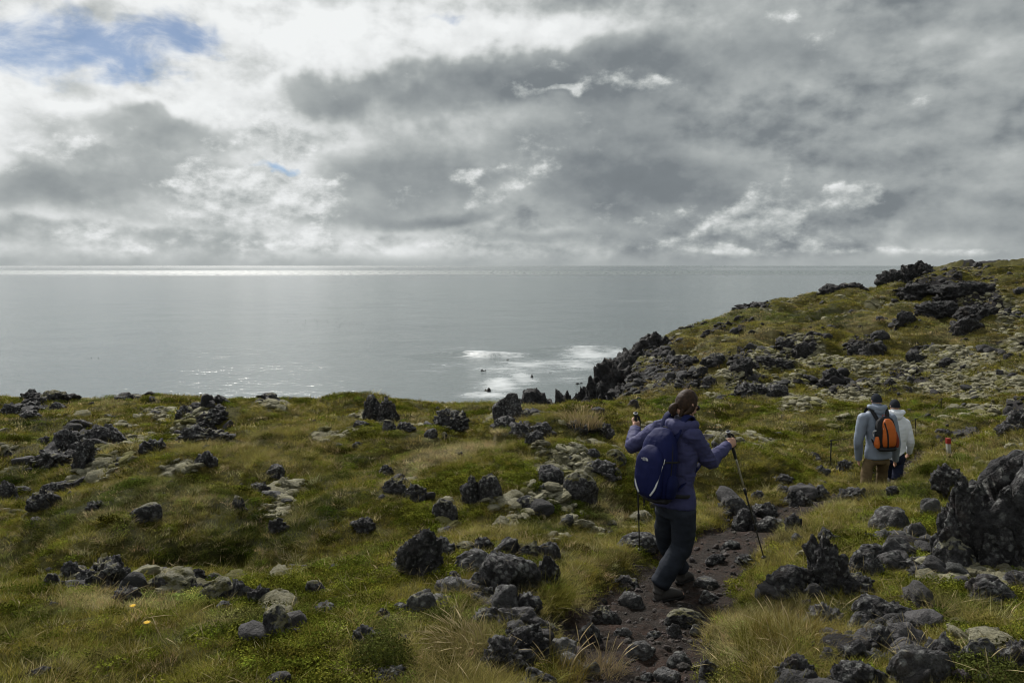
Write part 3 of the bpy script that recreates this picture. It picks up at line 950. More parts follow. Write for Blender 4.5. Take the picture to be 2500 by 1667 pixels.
def rock_shape(kind, seed, sub):
    D, F_ = ico(sub)
    rng = np.random.RandomState(seed)
    k_, npl, lo, hi = {'r': (12, 11, .66, 1.1), 'b': (22, 11, .66, 1.05), 's': (14, 12, .75, 1.05), 'k': (26, 15, .66, 1.0), 'm': (5, 14, .8, 1.05), 'c': (14, 14, .72, 1.08)}[kind]
    N = rng.normal(size=(npl, 3))
    if kind == 's':
        N[:2] = [[.1, -.15, 1], [0, 0, -1]]
    N /= np.linalg.norm(N, axis=1)[:, None]
    dd = rng.uniform(lo, hi, npl)
    q_ = (np.maximum(D @ N.T, 0) / dd) ** k_
    r = (q_.sum(1) + 0.25) ** (-1.0 / k_)
    P_ = D * r[:, None]
    off = rng.uniform(-50, 50, 3)
    w = P_ + 0.25 * np.stack([fbm(P_ * 1.7 + off + 9 * i, 3, seed + i) for i in range(3)], 1)
    if kind in 'rc':
        f1, f2, ca_ = worley(w * 2.1 + off, seed)
        g1, g2, cb_ = worley(w * 4.6 + off, seed + 5)
        d = 0.05 * (0.55 - f1) + 0.22 * fbm(w * 1.5 + off, 3, seed) + 0.30 * facets(w * 1.9 + off, seed) + 0.16 * facets(w * 4.2 + off, seed + 9) + 0.04 * (0.5 - g1) + 0.10 * fbm(w * 6 + off, 4, seed + 3, .65, ridged=True) - 0.08 * np.exp(-((f2 - f1) / .08) ** 2)
        if kind == 'c':
            d = d * 0.62 + 0.07 * fbm(w * 3.1 + off, 4, seed + 7, ridged=True)
    elif kind == 'k':
        d = 0.05 * fbm(w * 2.4 + off, 3, seed, .6) + .14 * facets(w * 1.5 + off, seed)
    elif kind in 'bs':
        f1, f2, cid = worley(w * 1.6 + off, seed)
        d = 0.16 * facets(w * 1.5 + off, seed) + 0.10 * fbm(w * 1.4 + off, 3, seed) + 0.05 * fbm(w * 5 + off, 4, seed + 3, .6) - 0.05 * (1 - np.clip((f2 - f1) * 7, 0, 1))
    else:
        f1, f2, _ = worley(w * 2.3 + off, seed)
        d = 0.20 * (0.6 - f1 ** 1.5) + 0.16 * fbm(w * 1.4 + off, 3, seed) + 0.02 * fbm(w * 9 + off, 3, seed + 3)
    P_ = P_ + D * d[:, None]
    lo_, hi_ = P_.min(0), P_.max(0)
    P_ = (P_ - (lo_ + hi_) / 2) / (hi_ - lo_) * 2          # fills -1..1
    return P_, F_


_rock_no = [0]
ROCKS = []


def rock(x0, y0, x1, y1, kind, label, Y=None, moss=None, pale=0.0, group=None, deep=0.75, name=None, sink=0.8, cat='rock', yaw=None):
    """a rock seen in the box x0,y0 - x1,y1 of the photograph, set on the land where its foot shows"""
    _rock_no[0] += 1
    seed = 1000 + _rock_no[0] * 7
    rng = random.Random(seed)
    cx = (x0 + x1) / 2
    if Y is None:
        g = hit(cx, y1, HG)
        if g is None:
            g = hit(cx, y1 + 12, HG)
        if g is None:
            return None
        Y = g[1]
    wd = (x1 - x0) * Y / FPX
    Yc = Y + 0.5 * wd * deep * 0.75
    wd = (x1 - x0) * Yc / FPX * (1.18 if kind in 'rbs' and (x1 - x0) < 160 else 1.0)
    top = at(cx, y0, Yc)
    bot = at(cx, y1, Y)
    gz = HG([top[0]], [Yc])[0]
    ht = max(top[2] - min(gz, bot[2]), 0.3 * wd * (0.5 if kind == 's' else 1))
    zb = top[2] - ht * (1 + sink)
    pxw = (x1 - x0) * 1024 / 2500
    sub = 6 if pxw > 90 else 5 if pxw > 36 else (4 if pxw > 14 else 3)
    P_, F_ = rock_shape(kind, seed, sub)
    a = rng.uniform(0, 6.28) if yaw is None else yaw
    ca, sa_ = math.cos(a), math.sin(a)
    P_ = np.stack([P_[:, 0] * ca - P_[:, 1] * sa_, P_[:, 0] * sa_ + P_[:, 1] * ca, P_[:, 2]], 1)
    P_ /= np.abs(P_[:, :2]).max(0).tolist() + [1]
    hh = (top[2] - zb) / 2
    P_ = P_ * np.array([wd / 2 * 1.04, wd / 2 * deep, hh])
    nm = name or {'r': 'lava_boulder', 'b': 'lava_block', 's': 'flat_stone', 'm': 'mossy_boulder', 'c': 'lava_outcrop'}[kind]
    P_[:, 2] += hh * (1 - 2 * sink / (1 + sink)) * 1.0 - 0      # origin near the ground line
    ob = mesh_obj(nm, P_, F_, M_ROCK)
    ob.location = (top[0], Yc, top[2] - P_[:, 2].max())
    ob['moss'] = float({'m': .85}.get(kind, 0.12) if moss is None else moss)
    ob['pale'] = float(pale)
    ob['lichen'] = 0.15 if group == GK else (0.4 if Y > 30 else 1.0)
    ob['grain'] = float(np.clip(1.0 / (wd * 0.55), 0.25, 2.6))
    tag(ob, label, cat, group)
    ROCKS.append((top[0], Yc, wd / 2, wd / 2 * deep))
    return ob


GE = 'dark lava rocks along the left cliff edge'
GL = 'lava outcrops on the left heath'
GF = 'rocks of the left foreground ridge'
GC = 'stones of the centre rock pile'
GM = 'rocks of the middle heath'
GT = 'stones beside the trail'
GR = 'rocks of the right foreground'
GH = 'lava outcrops on the headland'
GK = 'cliff rocks of the headland'
R = rock
# left cliff edge and heath
R(50, 950, 100, 980, 'r', 'dark jagged rock on the cliff edge at the far left', group=GE)
R(96, 953, 163, 980, 'r', 'dark rock with grassy top right of the leftmost cliff edge rock', moss=.6, group=GE)
R(4, 982, 50, 1015, 'r', 'leftmost lump of the dark rubble below the left cliff edge', group=GE)
R(42, 978, 108, 1004, 'r', 'wide dark lump in rubble below the left cliff edge', group=GE)
R(50, 1000, 98, 1020, 'r', 'lowest dark lump of the rubble near the left cliff edge', group=GE)
R(118, 979, 163, 1003, 'r', 'dark squat rock right of the rubble near the left cliff edge', group=GE)
R(276, 957, 362, 976, 'r', 'low dark strip of rock along the left cliff edge', group=GE, moss=.35)
R(622, 959, 690, 982, 'r', 'low dark rock by the grassy bump on the cliff edge', group=GE, moss=.35)
R(428, 988, 478, 1018, 'r', 'small dark peak topping the mossy outcrop below the cliff edge', group=GL)
R(472, 996, 566, 1036, 'r', 'broad dark lava rock on the mossy outcrop, upper right', group=GL)
R(442, 1034, 562, 1080, 'r', 'ragged dark lava rock low on the mossy outcrop', group=GL, moss=.3)
R(518, 1060, 550, 1078, 'b', 'small pointed dark stone at the foot of the mossy outcrop', group=GL)
R(190, 1033, 308, 1090, 'c', 'large black lava outcrop crest on the left heath', group=GL)
R(120, 1046, 212, 1108, 'c', 'sloping left shoulder of the large black lava outcrop', group=GL)
R(72, 1092, 190, 1146, 'r', 'lowest grey lichened part of the large black lava outcrop', group=GL, moss=.3)
R(178, 1068, 232, 1140, 'r', 'upright dark rock beside pale moss cushions on the left outcrop', group=GL)
R(342, 1070, 400, 1106, 'r', 'dark rock set among pale moss cushions right of the black outcrop', group=GL)
R(254, 1068, 300, 1086, 'r', 'small lichened stone between black outcrop and moss cushions', group=GL)
R(474, 1098, 528, 1140, 'r', 'dark ragged rock standing alone in grass below the mossy outcrop', group=GL)
R(648, 1133, 694, 1165, 'b', 'isolated dark block lying on olive grass left of centre', group=GL)
R(-8, 1172, 42, 1228, 'r', 'dark rock cut by the left picture edge', group=GL)
R(62, 1190, 134, 1244, 'r', 'dark hollow rock among pale moss near the left edge', group=GL, moss=.3)
R(102, 1172, 176, 1206, 'r', 'dark rough rock above the moss near the left edge', group=GL, moss=.25)
R(318, 1226, 396, 1272, 'm', 'moss-capped dark rock in the green slope left of centre', group=GL, moss=.6)
R(206, 1222, 250, 1243, 'r', 'small dark stone in the green slope below the moss cushions', group=GL)
R(604, 1174, 666, 1206, 'r', 'purplish dark rock topping the mossy ridge left of centre', group=GL)
R(566, 1208, 598, 1244, 'm', 'small upright moss-topped rock left of the mossy ridge', group=GL)
R(640, 1195, 690, 1216, 'b', 'grey stone lying on the crest of the mossy ridge', group=GL, pale=.5)
R(-12, 1086, 26, 1112, 'm', 'pale mossy boulder cut by the left picture edge', group=GL, moss=1.0)
R(655, 1262, 700, 1300, 'r', 'dark pitted rock at the foot of the mossy ridge', group=GL, moss=.4)
# left foreground ridge
R(176, 1358, 312, 1442, 'r', 'big dark boulder with mossy saddle on the foreground ridge', group=GF, moss=.45)
R(143, 1366, 196, 1412, 'r', 'dark rock leaning on the left of the saddle-topped boulder', group=GF, moss=.35)
R(100, 1396, 150, 1434, 'm', 'grey mossy stone at the left end of the foreground ridge', group=GF, moss=.6)
R(280, 1430, 340, 1472, 'r', 'low dark rock at the foot of the saddle-topped boulder', group=GF)
R(344, 1394, 478, 1446, 'm', 'long pale moss-covered ramp of rock on the foreground ridge', group=GF, moss=1.0, yaw=.2)
R(455, 1386, 502, 1432, 'r', 'dark rough end of the pale mossy ramp', group=GF)
R(495, 1400, 538, 1427, 'r', 'small dark lump right of the mossy ramp', group=GF)
R(480, 1410, 572, 1466, 'm', 'second pale moss-covered slab sloping up on the foreground ridge', group=GF, moss=1.0)
R(548, 1411, 612, 1462, 'r', 'black ragged face at the end of the second mossy slab', group=GF)
R(606, 1426, 662, 1476, 'r', 'black jagged spire right of the mossy slabs', group=GF)
R(656, 1437, 724, 1466, 'm', 'rounded pale moss boulder right of the black spire', group=GF, moss=1.0)
R(744, 1413, 800, 1450, 'm', 'small brown rock with a pale moss cap in the grass', group=GF, moss=.6)
R(763, 1471, 818, 1499, 'r', 'low dark stone in the grass right of the foreground ridge', group=GF)
R(632, 1476, 720, 1558, 'm', 'hump of rock clad in pale moss knobs, lower left', group=GF, moss=.9)
R(856, 1524, 930, 1570, 'r', 'dark craggy rock above a dark green bush', group=GF)
R(78, 1627, 122, 1652, 'r', 'dark stone sunk in the grass near the bottom left corner', group=GF)
R(905, 1627, 998, 1662, 'r', 'flat dark rock at the bottom edge left of the seed grass', group=GF)
# the centre pile
R(966, 1283, 1080, 1400, 'r', 'big rounded grey boulder at the left of the centre rock pile', group=GC, moss=.08)
R(1050, 1310, 1112, 1362, 'r', 'tapering right shoulder of the big rounded boulder', group=GC)
R(1108, 1320, 1162, 1343, 's', 'flat moss-topped stone right of the big rounded boulder', group=GC, moss=.7)
R(1158, 1311, 1204, 1346, 'r', 'knobbly stone at the top left of the centre pile', group=GC)
R(1208, 1310, 1266, 1352, 'b', 'blocky grey stone at the top of the centre pile', group=GC)
R(1265, 1320, 1318, 1358, 'r', 'moss-topped dark stone at the top right of the centre pile', group=GC, moss=.55)
R(1308, 1320, 1364, 1362, 'b', 'dark angular stone at the upper right corner of the pile', group=GC)
R(1304, 1350, 1364, 1424, 'r', 'tall pitted stone on the right flank of the centre pile', group=GC)
R(1113, 1338, 1206, 1394, 'b', 'grey weathered block left of the big black block', group=GC, pale=.25)
R(1180, 1347, 1312, 1450, 'b', 'big black angular block with pale flat top in the pile', group=GC, deep=.8)
R(1150, 1395, 1198, 1442, 'b', 'bluish pointed stone left of the big black block', group=GC)
R(1071, 1406, 1144, 1450, 's', 'tilted grey slab on the left flank of the pile', group=GC, pale=.35)
R(1095, 1392, 1126, 1416, 'b', 'small dark stone above the tilted grey slab', group=GC)
R(994, 1436, 1062, 1500, 's', 'long sloping grey slab at the lower left of the pile', group=GC, pale=.3)
R(1048, 1451, 1106, 1474, 's', 'thin flat grey stone beside the sloping slab', group=GC, pale=.5)
R(1199, 1427, 1268, 1502, 'b', 'upright grey slab leaning below the big black block', group=GC, pale=.3)
R(1226, 1484, 1270, 1516, 'b', 'grey wedge under the upright grey slab', group=GC, pale=.35)
R(1260, 1445, 1322, 1502, 'r', 'rough lichened stone right of the upright grey slab', group=GC)
R(1168, 1433, 1206, 1470, 'r', 'small rough stone left of the upright grey slab', group=GC)
R(1148, 1480, 1224, 1530, 'r', 'dark rock half hidden by pale seed grass', group=GC, moss=.35)
R(1222, 1517, 1336, 1598, 'r', 'broad rough black rock low in the centre pile', group=GC)
R(1166, 1552, 1282, 1636, 'r', 'rough black rock behind the grass at the foot of the pile', group=GC)
R(1322, 1554, 1404, 1602, 's', 'pale flat slab at the bottom right of the pile', group=GC, pale=.85, deep=.7)
R(1354, 1594, 1414, 1634, 's', 'second pale slab just below the pale flat slab', group=GC, pale=.8)
R(1411, 1517, 1470, 1575, 'b', 'dark standing stone at the left edge of the trail', group=GC)
R(1276, 1632, 1366, 1690, 'b', 'black rock at the bottom edge below the pale slabs', group=GC)
R(1426, 1612, 1464, 1656, 'b', 'grey wedge in the dry grass left of the trail bottom', group=GC, pale=.4)
R(914, 1484, 956, 1512, 'r', 'small black rock left of the sloping slab', group=GC)
R(950, 1472, 996, 1500, 'b', 'small black pointed rock touching the sloping slab', group=GC)
# middle heath
R(884, 962, 934, 1030, 'r', 'left half of the tall split outcrop on the cliff edge', group=GM, deep=.9)
R(922, 966, 974, 1032, 'r', 'right half of the tall split outcrop on the cliff edge', group=GM, deep=.9)
R(933, 1024, 972, 1052, 'm', 'rounded mossy stone at the foot of the split outcrop', group=GM, moss=.5)
R(895, 1004, 930, 1030, 'b', 'pale grey stone leaning on the split outcrop', group=GM, pale=.4)
R(865, 1026, 900, 1044, 'r', 'dark stone left of the foot of the split outcrop', group=GM)
R(968, 1030, 1012, 1052, 'r', 'dark low stone right of the foot of the split outcrop', group=GM)
R(1052, 997, 1144, 1049, 'r', 'brownish rock mound between the split outcrop and the standing rock', group=GM, moss=.3)
R(1036, 1045, 1066, 1069, 'r', 'small black stone in pale moss below the brownish mound', group=GM)
R(1072, 1054, 1092, 1068, 'm', 'tiny moss-topped stone below the brownish mound', group=GM)
R(1208, 958, 1278, 1030, 'b', 'tall leaning standing rock on the cliff edge', group=GM, deep=.85)
R(1200, 1014, 1262, 1046, 'r', 'rough foot of the standing rock on the cliff edge', group=GM)
R(1266, 1000, 1302, 1022, 'r', 'dark stone right of the standing rock', group=GM, moss=.4)
R(1244, 1028, 1300, 1066, 'r', 'left block of the rocky bank below the standing rock', group=GM)
R(1292, 1028, 1350, 1062, 'r', 'right block of the rocky bank below the standing rock', group=GM)
R(1284, 1050, 1330, 1080, 'r', 'lowest block of the rocky bank below the standing rock', group=GM)
R(1378, 1024, 1440, 1056, 'r', 'dark rough bank left of the hiker with the blue pack', group=GM, moss=.25)
R(1430, 1028, 1486, 1062, 'r', 'grassy dark bank nearest the left hand of the blue hiker', group=GM, moss=.35)
R(1126, 1158, 1176, 1228, 'r', 'left lobe of the heart-shaped boulder on the heath', group=GM, moss=.3)
R(1164, 1156, 1226, 1222, 'm', 'moss-topped right lobe of the heart-shaped boulder', group=GM, moss=.45)
R(1314, 1136, 1372, 1180, 'b', 'cracked grey block on the mossy mound left of the blue hiker', group=GM)
R(1364, 1150, 1462, 1222, 'm', 'mossy tail of rock running down from the cracked grey block', group=GM, moss=.75)
R(1258, 1208, 1326, 1244, 'm', 'moss-capped low rock below the cracked grey block', group=GM, moss=.6)
R(1310, 1180, 1338, 1200, 'r', 'small rock between the cracked block and moss-capped rock', group=GM, moss=.4)
R(936, 1166, 990, 1206, 'r', 'brown rubble rock left of the faint grassy path', group=GM, moss=.4)
R(984, 1176, 1042, 1224, 'r', 'striated grey rock left of the heart-shaped boulder', group=GM, moss=.35)
R(1054, 1214, 1122, 1278, 'm', 'mossy rock above the big rounded boulder', group=GM, moss=.6)
R(919, 1133, 960, 1164, 'r', 'dark pitted rock in brown grass, centre left', group=GM)
R(862, 1262, 922, 1300, 'r', 'brown broken rock in the grass left of the big boulder', group=GM)
R(860, 1076, 884, 1092, 'r', 'small black stone ending the pale moss strip', group=GM)
R(1388, 1084, 1440, 1106, 'm', 'pale moss hump left of the blue pack', group=GM, moss=1.0)
R(1432, 1120, 1500, 1158, 'r', 'dark rock under the moss hump left of the blue pack', group=GM, moss=.3)
R(1430, 1094, 1462, 1112, 'r', 'little black rock poking from the moss hump', group=GM)
R(1480, 1096, 1530, 1128, 'm', 'pale moss rock touching the blue pack', group=GM, moss=.9)
# trail sides
R(1511, 1300, 1606, 1334, 's', 'flat dark slab behind the left walking pole', group=GT)
R(1530, 1246, 1602, 1280, 'm', 'pale mossy stone behind the left walking pole', group=GT, moss=1.0)
R(1482, 1268, 1506, 1284, 'm', 'small mossy stone left of the left walking pole', group=GT, moss=.8)
R(1733, 1058, 1790, 1094, 'm', 'moss-topped rock behind the right sleeve of the blue jacket', group=GT, moss=.7)
R(1786, 1066, 1830, 1086, 'm', 'low mossy rock right of the raised right hand', group=GT, moss=.7)
R(1768, 1208, 1818, 1252, 'b', 'grey angular rock left of the right walking pole', group=GT, pale=.2)
R(1792, 1238, 1848, 1296, 'b', 'large dark rock crossed by the right walking pole', group=GT)
R(1830, 1226, 1900, 1262, 'r', 'dark rock right of the right walking pole', group=GT)
R(1850, 1258, 1916, 1296, 'b', 'flat dark stone on the trail beside the walking pole', group=GT)
R(1884, 1155, 1938, 1180, 'r', 'dark rock in the grass left of the grey-jacket walker', group=GT)
R(1982, 1134, 2026, 1164, 'r', 'dark rock below the wire stake', group=GT)
R(2046, 1120, 2084, 1150, 'r', 'dark rock at the left leg of the grey-jacket walker', group=GT)
R(1910, 1196, 1978, 1238, 'r', 'reddish brown rock bank left of the far trail', group=GT)
R(1972, 1184, 2022, 1222, 'r', 'dark brown lump right of the reddish bank', group=GT)
R(2050, 1188, 2114, 1222, 'r', 'dark rock before the legs of the grey-jacket walker', group=GT)
R(1834, 1196, 1864, 1218, 'r', 'small dark stone above the large pole-crossed rock', group=GT)
R(1918, 1253, 1962, 1296, 'r', 'dark rock under green turf right of the pole', group=GT, moss=.4)
R(1997, 1286, 2042, 1324, 'r', 'grey lichened stone above the tall rough rock', group=GT)
R(2166, 1184, 2206, 1210, 'r', 'small dark rock below the white-jacket walker', group=GT, moss=.35)
R(1930, 1300, 1962, 1320, 'm', 'small mossy stone right of the pole tip', group=GT, moss=.6)
# right foreground
R(2318, 1078, 2680, 1392, 'b', 'huge black cracked lava boulder at the right edge', group=GR, deep=.7, moss=.04)
R(2286, 1150, 2450, 1388, 'r', 'fractured left shoulder of the huge lava boulder', group=GR, deep=.7, moss=.04)
R(2380, 1240, 2540, 1392, 'r', 'lichened lower front of the huge lava boulder', group=GR, deep=.5, moss=.04)
R(2283, 1131, 2348, 1190, 'r', 'dark rock at the left shoulder of the huge lava boulder', group=GR)
R(2250, 1215, 2298, 1258, 's', 'pale tilted slab in the moss left of the huge boulder', group=GR, pale=.6)
R(2127, 1236, 2214, 1296, 's', 'purplish earth-stained rock in the bare bank', group=GR, pale=.25)
R(2206, 1272, 2260, 1316, 'b', 'grey slab fragment left of the smooth grey slab', group=GR, pale=.35)
R(2297, 1250, 2380, 1306, 's', 'smooth grey slab leaning on the huge boulder', group=GR, pale=.35)
R(2275, 1308, 2386, 1392, 'm', 'pale moss-hooded boulder below the huge boulder', group=GR, moss=.75)
R(2159, 1310, 2234, 1364, 'b', 'angular grey rock with a sharp top, right foreground', group=GR, pale=.2)
R(2159, 1344, 2208, 1382, 'b', 'small grey block in front of the sharp-topped rock', group=GR, pale=.25)
R(2102, 1326, 2162, 1364, 'b', 'dark block left of the sharp-topped grey rock', group=GR)
R(2072, 1346, 2154, 1408, 'r', 'black hollow rock right of the tall rough rock', group=GR)
R(1972, 1304, 2074, 1450, 'r', 'tall rough lichened rock in the right foreground', group=GR, deep=.8)
R(1880, 1376, 2002, 1458, 'b', 'dark pyramid-shaped rock right of the trail', group=GR)
R(2051, 1402, 2140, 1450, 'r', 'low pitted rock at the foot of the tall rough rock', group=GR)
R(2228, 1376, 2298, 1418, 'b', 'dark broken stones below the moss-hooded boulder', group=GR, pale=.15)
R(2200, 1360, 2280, 1398, 'r', 'dark rubble stone between sharp-topped and moss-hooded rocks', group=GR)
R(2372, 1405, 2476, 1468, 'b', 'bluish black boulder set in pale moss at right', group=GR)
R(2460, 1398, 2540, 1438, 'r', 'dark rock cut by the right picture edge above the moss', group=GR)
R(2092, 1452, 2164, 1500, 'b', 'smooth-topped dark rock crowning the lower right heap', group=GR)
R(2120, 1470, 2230, 1532, 'r', 'lichen-speckled rock on the right of the lower right heap', group=GR)
R(2073, 1499, 2130, 1550, 'b', 'grey faceted rock in the middle of the lower right heap', group=GR, pale=.15)
R(1968, 1470, 2072, 1530, 'r', 'pale lichened rock left of the lower right heap', group=GR, pale=.35)
R(2105, 1525, 2198, 1590, 'r', 'rough dark rock at the foot of the lower right heap', group=GR)
R(2040, 1560, 2120, 1612, 'r', 'ragged dark rock above the bottom right rock mass', group=GR)
R(1896, 1597, 1984, 1662, 'r', 'black pitted rock right of the trail bottom', group=GR)
R(2012, 1610, 2170, 1700, 'c', 'broad dark rock mass at the bottom edge, right of the trail', group=GR)
R(2160, 1578, 2330, 1668, 's', 'long smooth grey rock shelf at the bottom right', group=GR, pale=.2, deep=.6)
R(2260, 1543, 2346, 1612, 'r', 'rough rock under a pale moss line at the bottom right', group=GR, moss=.35)
R(2340, 1550, 2440, 1630, 'm', 'mossy dark rock left of the bottom right corner', group=GR, moss=.5)
R(2424, 1554, 2560, 1650, 'r', 'dark rock at the bottom right corner', group=GR)
R(1942, 1636, 2000, 1690, 'b', 'grey stone at the bottom edge between black rocks', group=GR, pale=.2)
R(2448, 996, 2540, 1052, 'r', 'dark bank rock at the right edge above the huge boulder', group=GR, moss=.3)
# headland cliffs and outcrops
R(1504, 834, 1580, 890, 'r', 'black overhanging cliff block at the tip of the headland', Y=43, group=GK, deep=.9)
R(1552, 806, 1650, 884, 'r', 'black cliff block below the grassy lip of the headland', Y=45, group=GK, deep=.9)
R(1580, 850, 1660, 896, 'r', 'dark rock under the headland cliff blocks', Y=42, group=GK)
R(1424, 896, 1520, 1000, 'r', 'dark stepped shoulder of the lower headland cliff', Y=43, group=GK, deep=1.0)
R(1466, 872, 1590, 985, 'r', 'big dark buttress of the lower headland cliff', Y=40, group=GK, deep=.9)
R(1490, 930, 1610, 1006, 'r', 'dark broken foot of the headland buttress', Y=36, group=GK, deep=.9)
R(1390, 940, 1480, 1010, 'r', 'black rock between the shore shelf and the headland cliff', Y=48, group=GK, deep=1.0)
R(1330, 948, 1450, 1010, 'r', 'right part of the black wave-cut shelf by the water', Y=60, group=GK, deep=1.0)
R(1250, 943, 1380, 1004, 'r', 'left tongue of the black wave-cut shelf by the water', Y=66, group=GK, deep=1.0)
R(1650, 792, 1702, 810, 'r', 'dark grass-topped nub on the headland brow', group=GK, Y=50, moss=.5)
R(1772, 750, 1818, 790, 'r', 'black knob on the headland skyline against the sea', Y=52, group=GK)
R(1804, 736, 1902, 780, 'r', 'black ragged ledge right of the skyline knob', Y=53, group=GK)
R(1992, 692, 2064, 724, 'r', 'left half of the dark rock strip on the headland skyline', Y=58, group=GK)
R(2048, 688, 2116, 722, 'r', 'right half of the dark rock strip on the headland skyline', Y=58, group=GK)
R(2144, 660, 2208, 698, 'r', 'black snout of rock jutting over the sea on the skyline', Y=58, group=GH)
R(2184, 635, 2294, 698, 'r', 'big black crag crowning the headland', Y=60, group=GH)
R(2206, 688, 2334, 718, 'r', 'black broken wall below the big crag', group=GH)
R(2296, 684, 2420, 722, 'r', 'long black wall running right from the big crag', group=GH)
R(2240, 732, 2340, 770, 'r', 'purple-black lava patch under the broken wall', group=GH)
R(2334, 742, 2436, 784, 'r', 'black lava patch under the long black wall', group=GH)
R(2188, 756, 2236, 796, 'r', 'grey speckled boulder in the green hollow of the headland', group=GH)
R(2326, 768, 2392, 814, 'r', 'large lichened boulder at the right of the headland', group=GH)
R(2374, 764, 2404, 790, 'r', 'small round boulder behind the large lichened headland boulder', group=GH)
R(2128, 806, 2170, 826, 'b', 'small dark block on the pale grass of the headland', group=GH)
R(2072, 832, 2120, 858, 'r', 'left part of the flat dark outcrop mid headland', group=GH, moss=.25)
R(2104, 836, 2162, 872, 'r', 'right part of the flat dark outcrop mid headland', group=GH)
R(1894, 822, 1950, 850, 'r', 'dark crest of the rubble mound on the headland', group=GH, moss=.3)
R(1936, 832, 1998, 872, 'r', 'dark flank of the rubble mound on the headland', group=GH, moss=.3)
R(1842, 868, 1936, 892, 'r', 'low dark ledge under the rubble mound', group=GH, moss=.3)
R(1784, 870, 1836, 916, 'r', 'steep dark rock left of the low dark ledge', group=GH)
R(1716, 918, 1752, 943, 'r', 'round black rock above the head of the blue hiker', group=GH)
R(1712, 860, 1786, 888, 'r', 'brownish dark ledge upslope of the round black rock', group=GH, moss=.3)
R(1800, 932, 1866, 964, 'r', 'dark rock band right of the blue hiker head, left piece', group=GH, moss=.3)
R(1868, 936, 1930, 968, 'r', 'dark rock band right of the blue hiker head, right piece', group=GH, moss=.3)
R(2010, 896, 2062, 930, 'r', 'dark rock above the head of the grey-jacket walker', group=GH, moss=.3)
R(2216, 856, 2262, 884, 'r', 'dark rock in the moss field above the white-jacket walker', group=GH, moss=.3)
R(2290, 872, 2334, 896, 'r', 'dark rock upper left in the pale moss field', group=GH, moss=.3)
R(2430, 900, 2450, 920, 'r', 'small dark upright rock in the pale moss field', group=GH)
R(2478, 700, 2506, 718, 'r', 'small rock near the top right edge of the headland', group=GH)
R(2376, 638, 2402, 652, 'r', 'small dark rock on the green crown of the headland', group=GH)
# stones in the trail
GP = 'stones embedded in the trail'
R(1534, 1564, 1596, 1606, 'b', 'tan rounded stone in the middle of the trail', group=GP, pale=.55)
R(1600, 1632, 1658, 1664, 's', 'tan flat stone at the bottom of the trail', group=GP, pale=.6)
R(1631, 1589, 1688, 1628, 'b', 'ridged grey stone right of the tan rounded stone', group=GP, pale=.3, moss=.3)
R(1498, 1531, 1542, 1552, 'r', 'small grey rough stone left in the trail', group=GP, pale=.4)
R(1629, 1520, 1664, 1556, 'b', 'grey upright stone below the walker boot', group=GP, pale=.25)
R(1682, 1523, 1708, 1550, 'b', 'small pale stone at the right trail edge', group=GP, pale=.5)
R(1612, 1480, 1722, 1530, 'm', 'turf-topped hump in the trail right of the boot', group=GP, moss=.7)
R(1514, 1444, 1572, 1482, 's', 'brownish slab just left of the walker boot', group=GP, pale=.3)
R(1496, 1400, 1560, 1436, 'r', 'dark hole in the left trail bank behind the boot, built as a rock', group=GP)  # a rock added where the bank has a dark hole
R(1440, 1476, 1512, 1520, 'r', 'dark earthy rock in the left trail bank', group=GP, moss=.2)
R(1698, 1408, 1750, 1432, 's', 'flat grey stone right of the walker legs', group=GP, pale=.3)
R(1796, 1354, 1850, 1378, 'r', 'dark stone left of the right pole tip', group=GP)
R(1724, 1352, 1770, 1376, 'r', 'dark stone in the trail beyond the walker', group=GP)
R(1762, 1318, 1806, 1340, 'b', 'dark flat stone where the trail bends right', group=GP)
R(1706, 1440, 1760, 1470, 'r', 'dark stone in the right trail bank beside the boot', group=GP)
R(1708, 1606, 1758, 1680, 'b', 'dark upright post-like rock at the bottom edge right of the trail', group=GP)
R(1560, 1640, 1596, 1662, 'b', 'small dark stone left of the tan flat stone', group=GP)
R(1580, 1540, 1616, 1560, 'r', 'small brown stone above the tan rounded stone', group=GP, pale=.2)
# reef
for (x0, y0, x1, y1, lb) in [(1165, 941, 1212, 958, 'dark wet reef rock awash left of the shelf'), (1280, 909, 1312, 924, 'dark reef rock in the foam between shelf and breaker'), (1388, 928, 1442, 941, 'flat dark reef rock close under the cliff'),
                             (1225, 873, 1276, 880, 'thin dark rock at the foot of the breaker'), (1330, 908, 1362, 914, 'small dark reef rock in the foam right of centre'), (1372, 905, 1450, 911, 'long low dark reef line by the cliff'), (1170, 898, 1195, 906, 'tiny dark reef rock left in the foam')]:
    g = sea_at((x0 + x1) / 2, y1)
    R(x0, y0 + 3, x1, y1, 'r', lb, Y=g[1], name='reef_rock', group='reef rocks awash below the headland', deep=1.2, sink=.9)
# ------------------------------------------------------------------ plants
PROTO = {}


def proto(kind, name, V, F_, mat, smooth=False):
    ob = mesh_obj(name, V, F_, mat, smooth=smooth, link=False)
    PROTO.setdefault(kind, []).append(ob)
    return ob


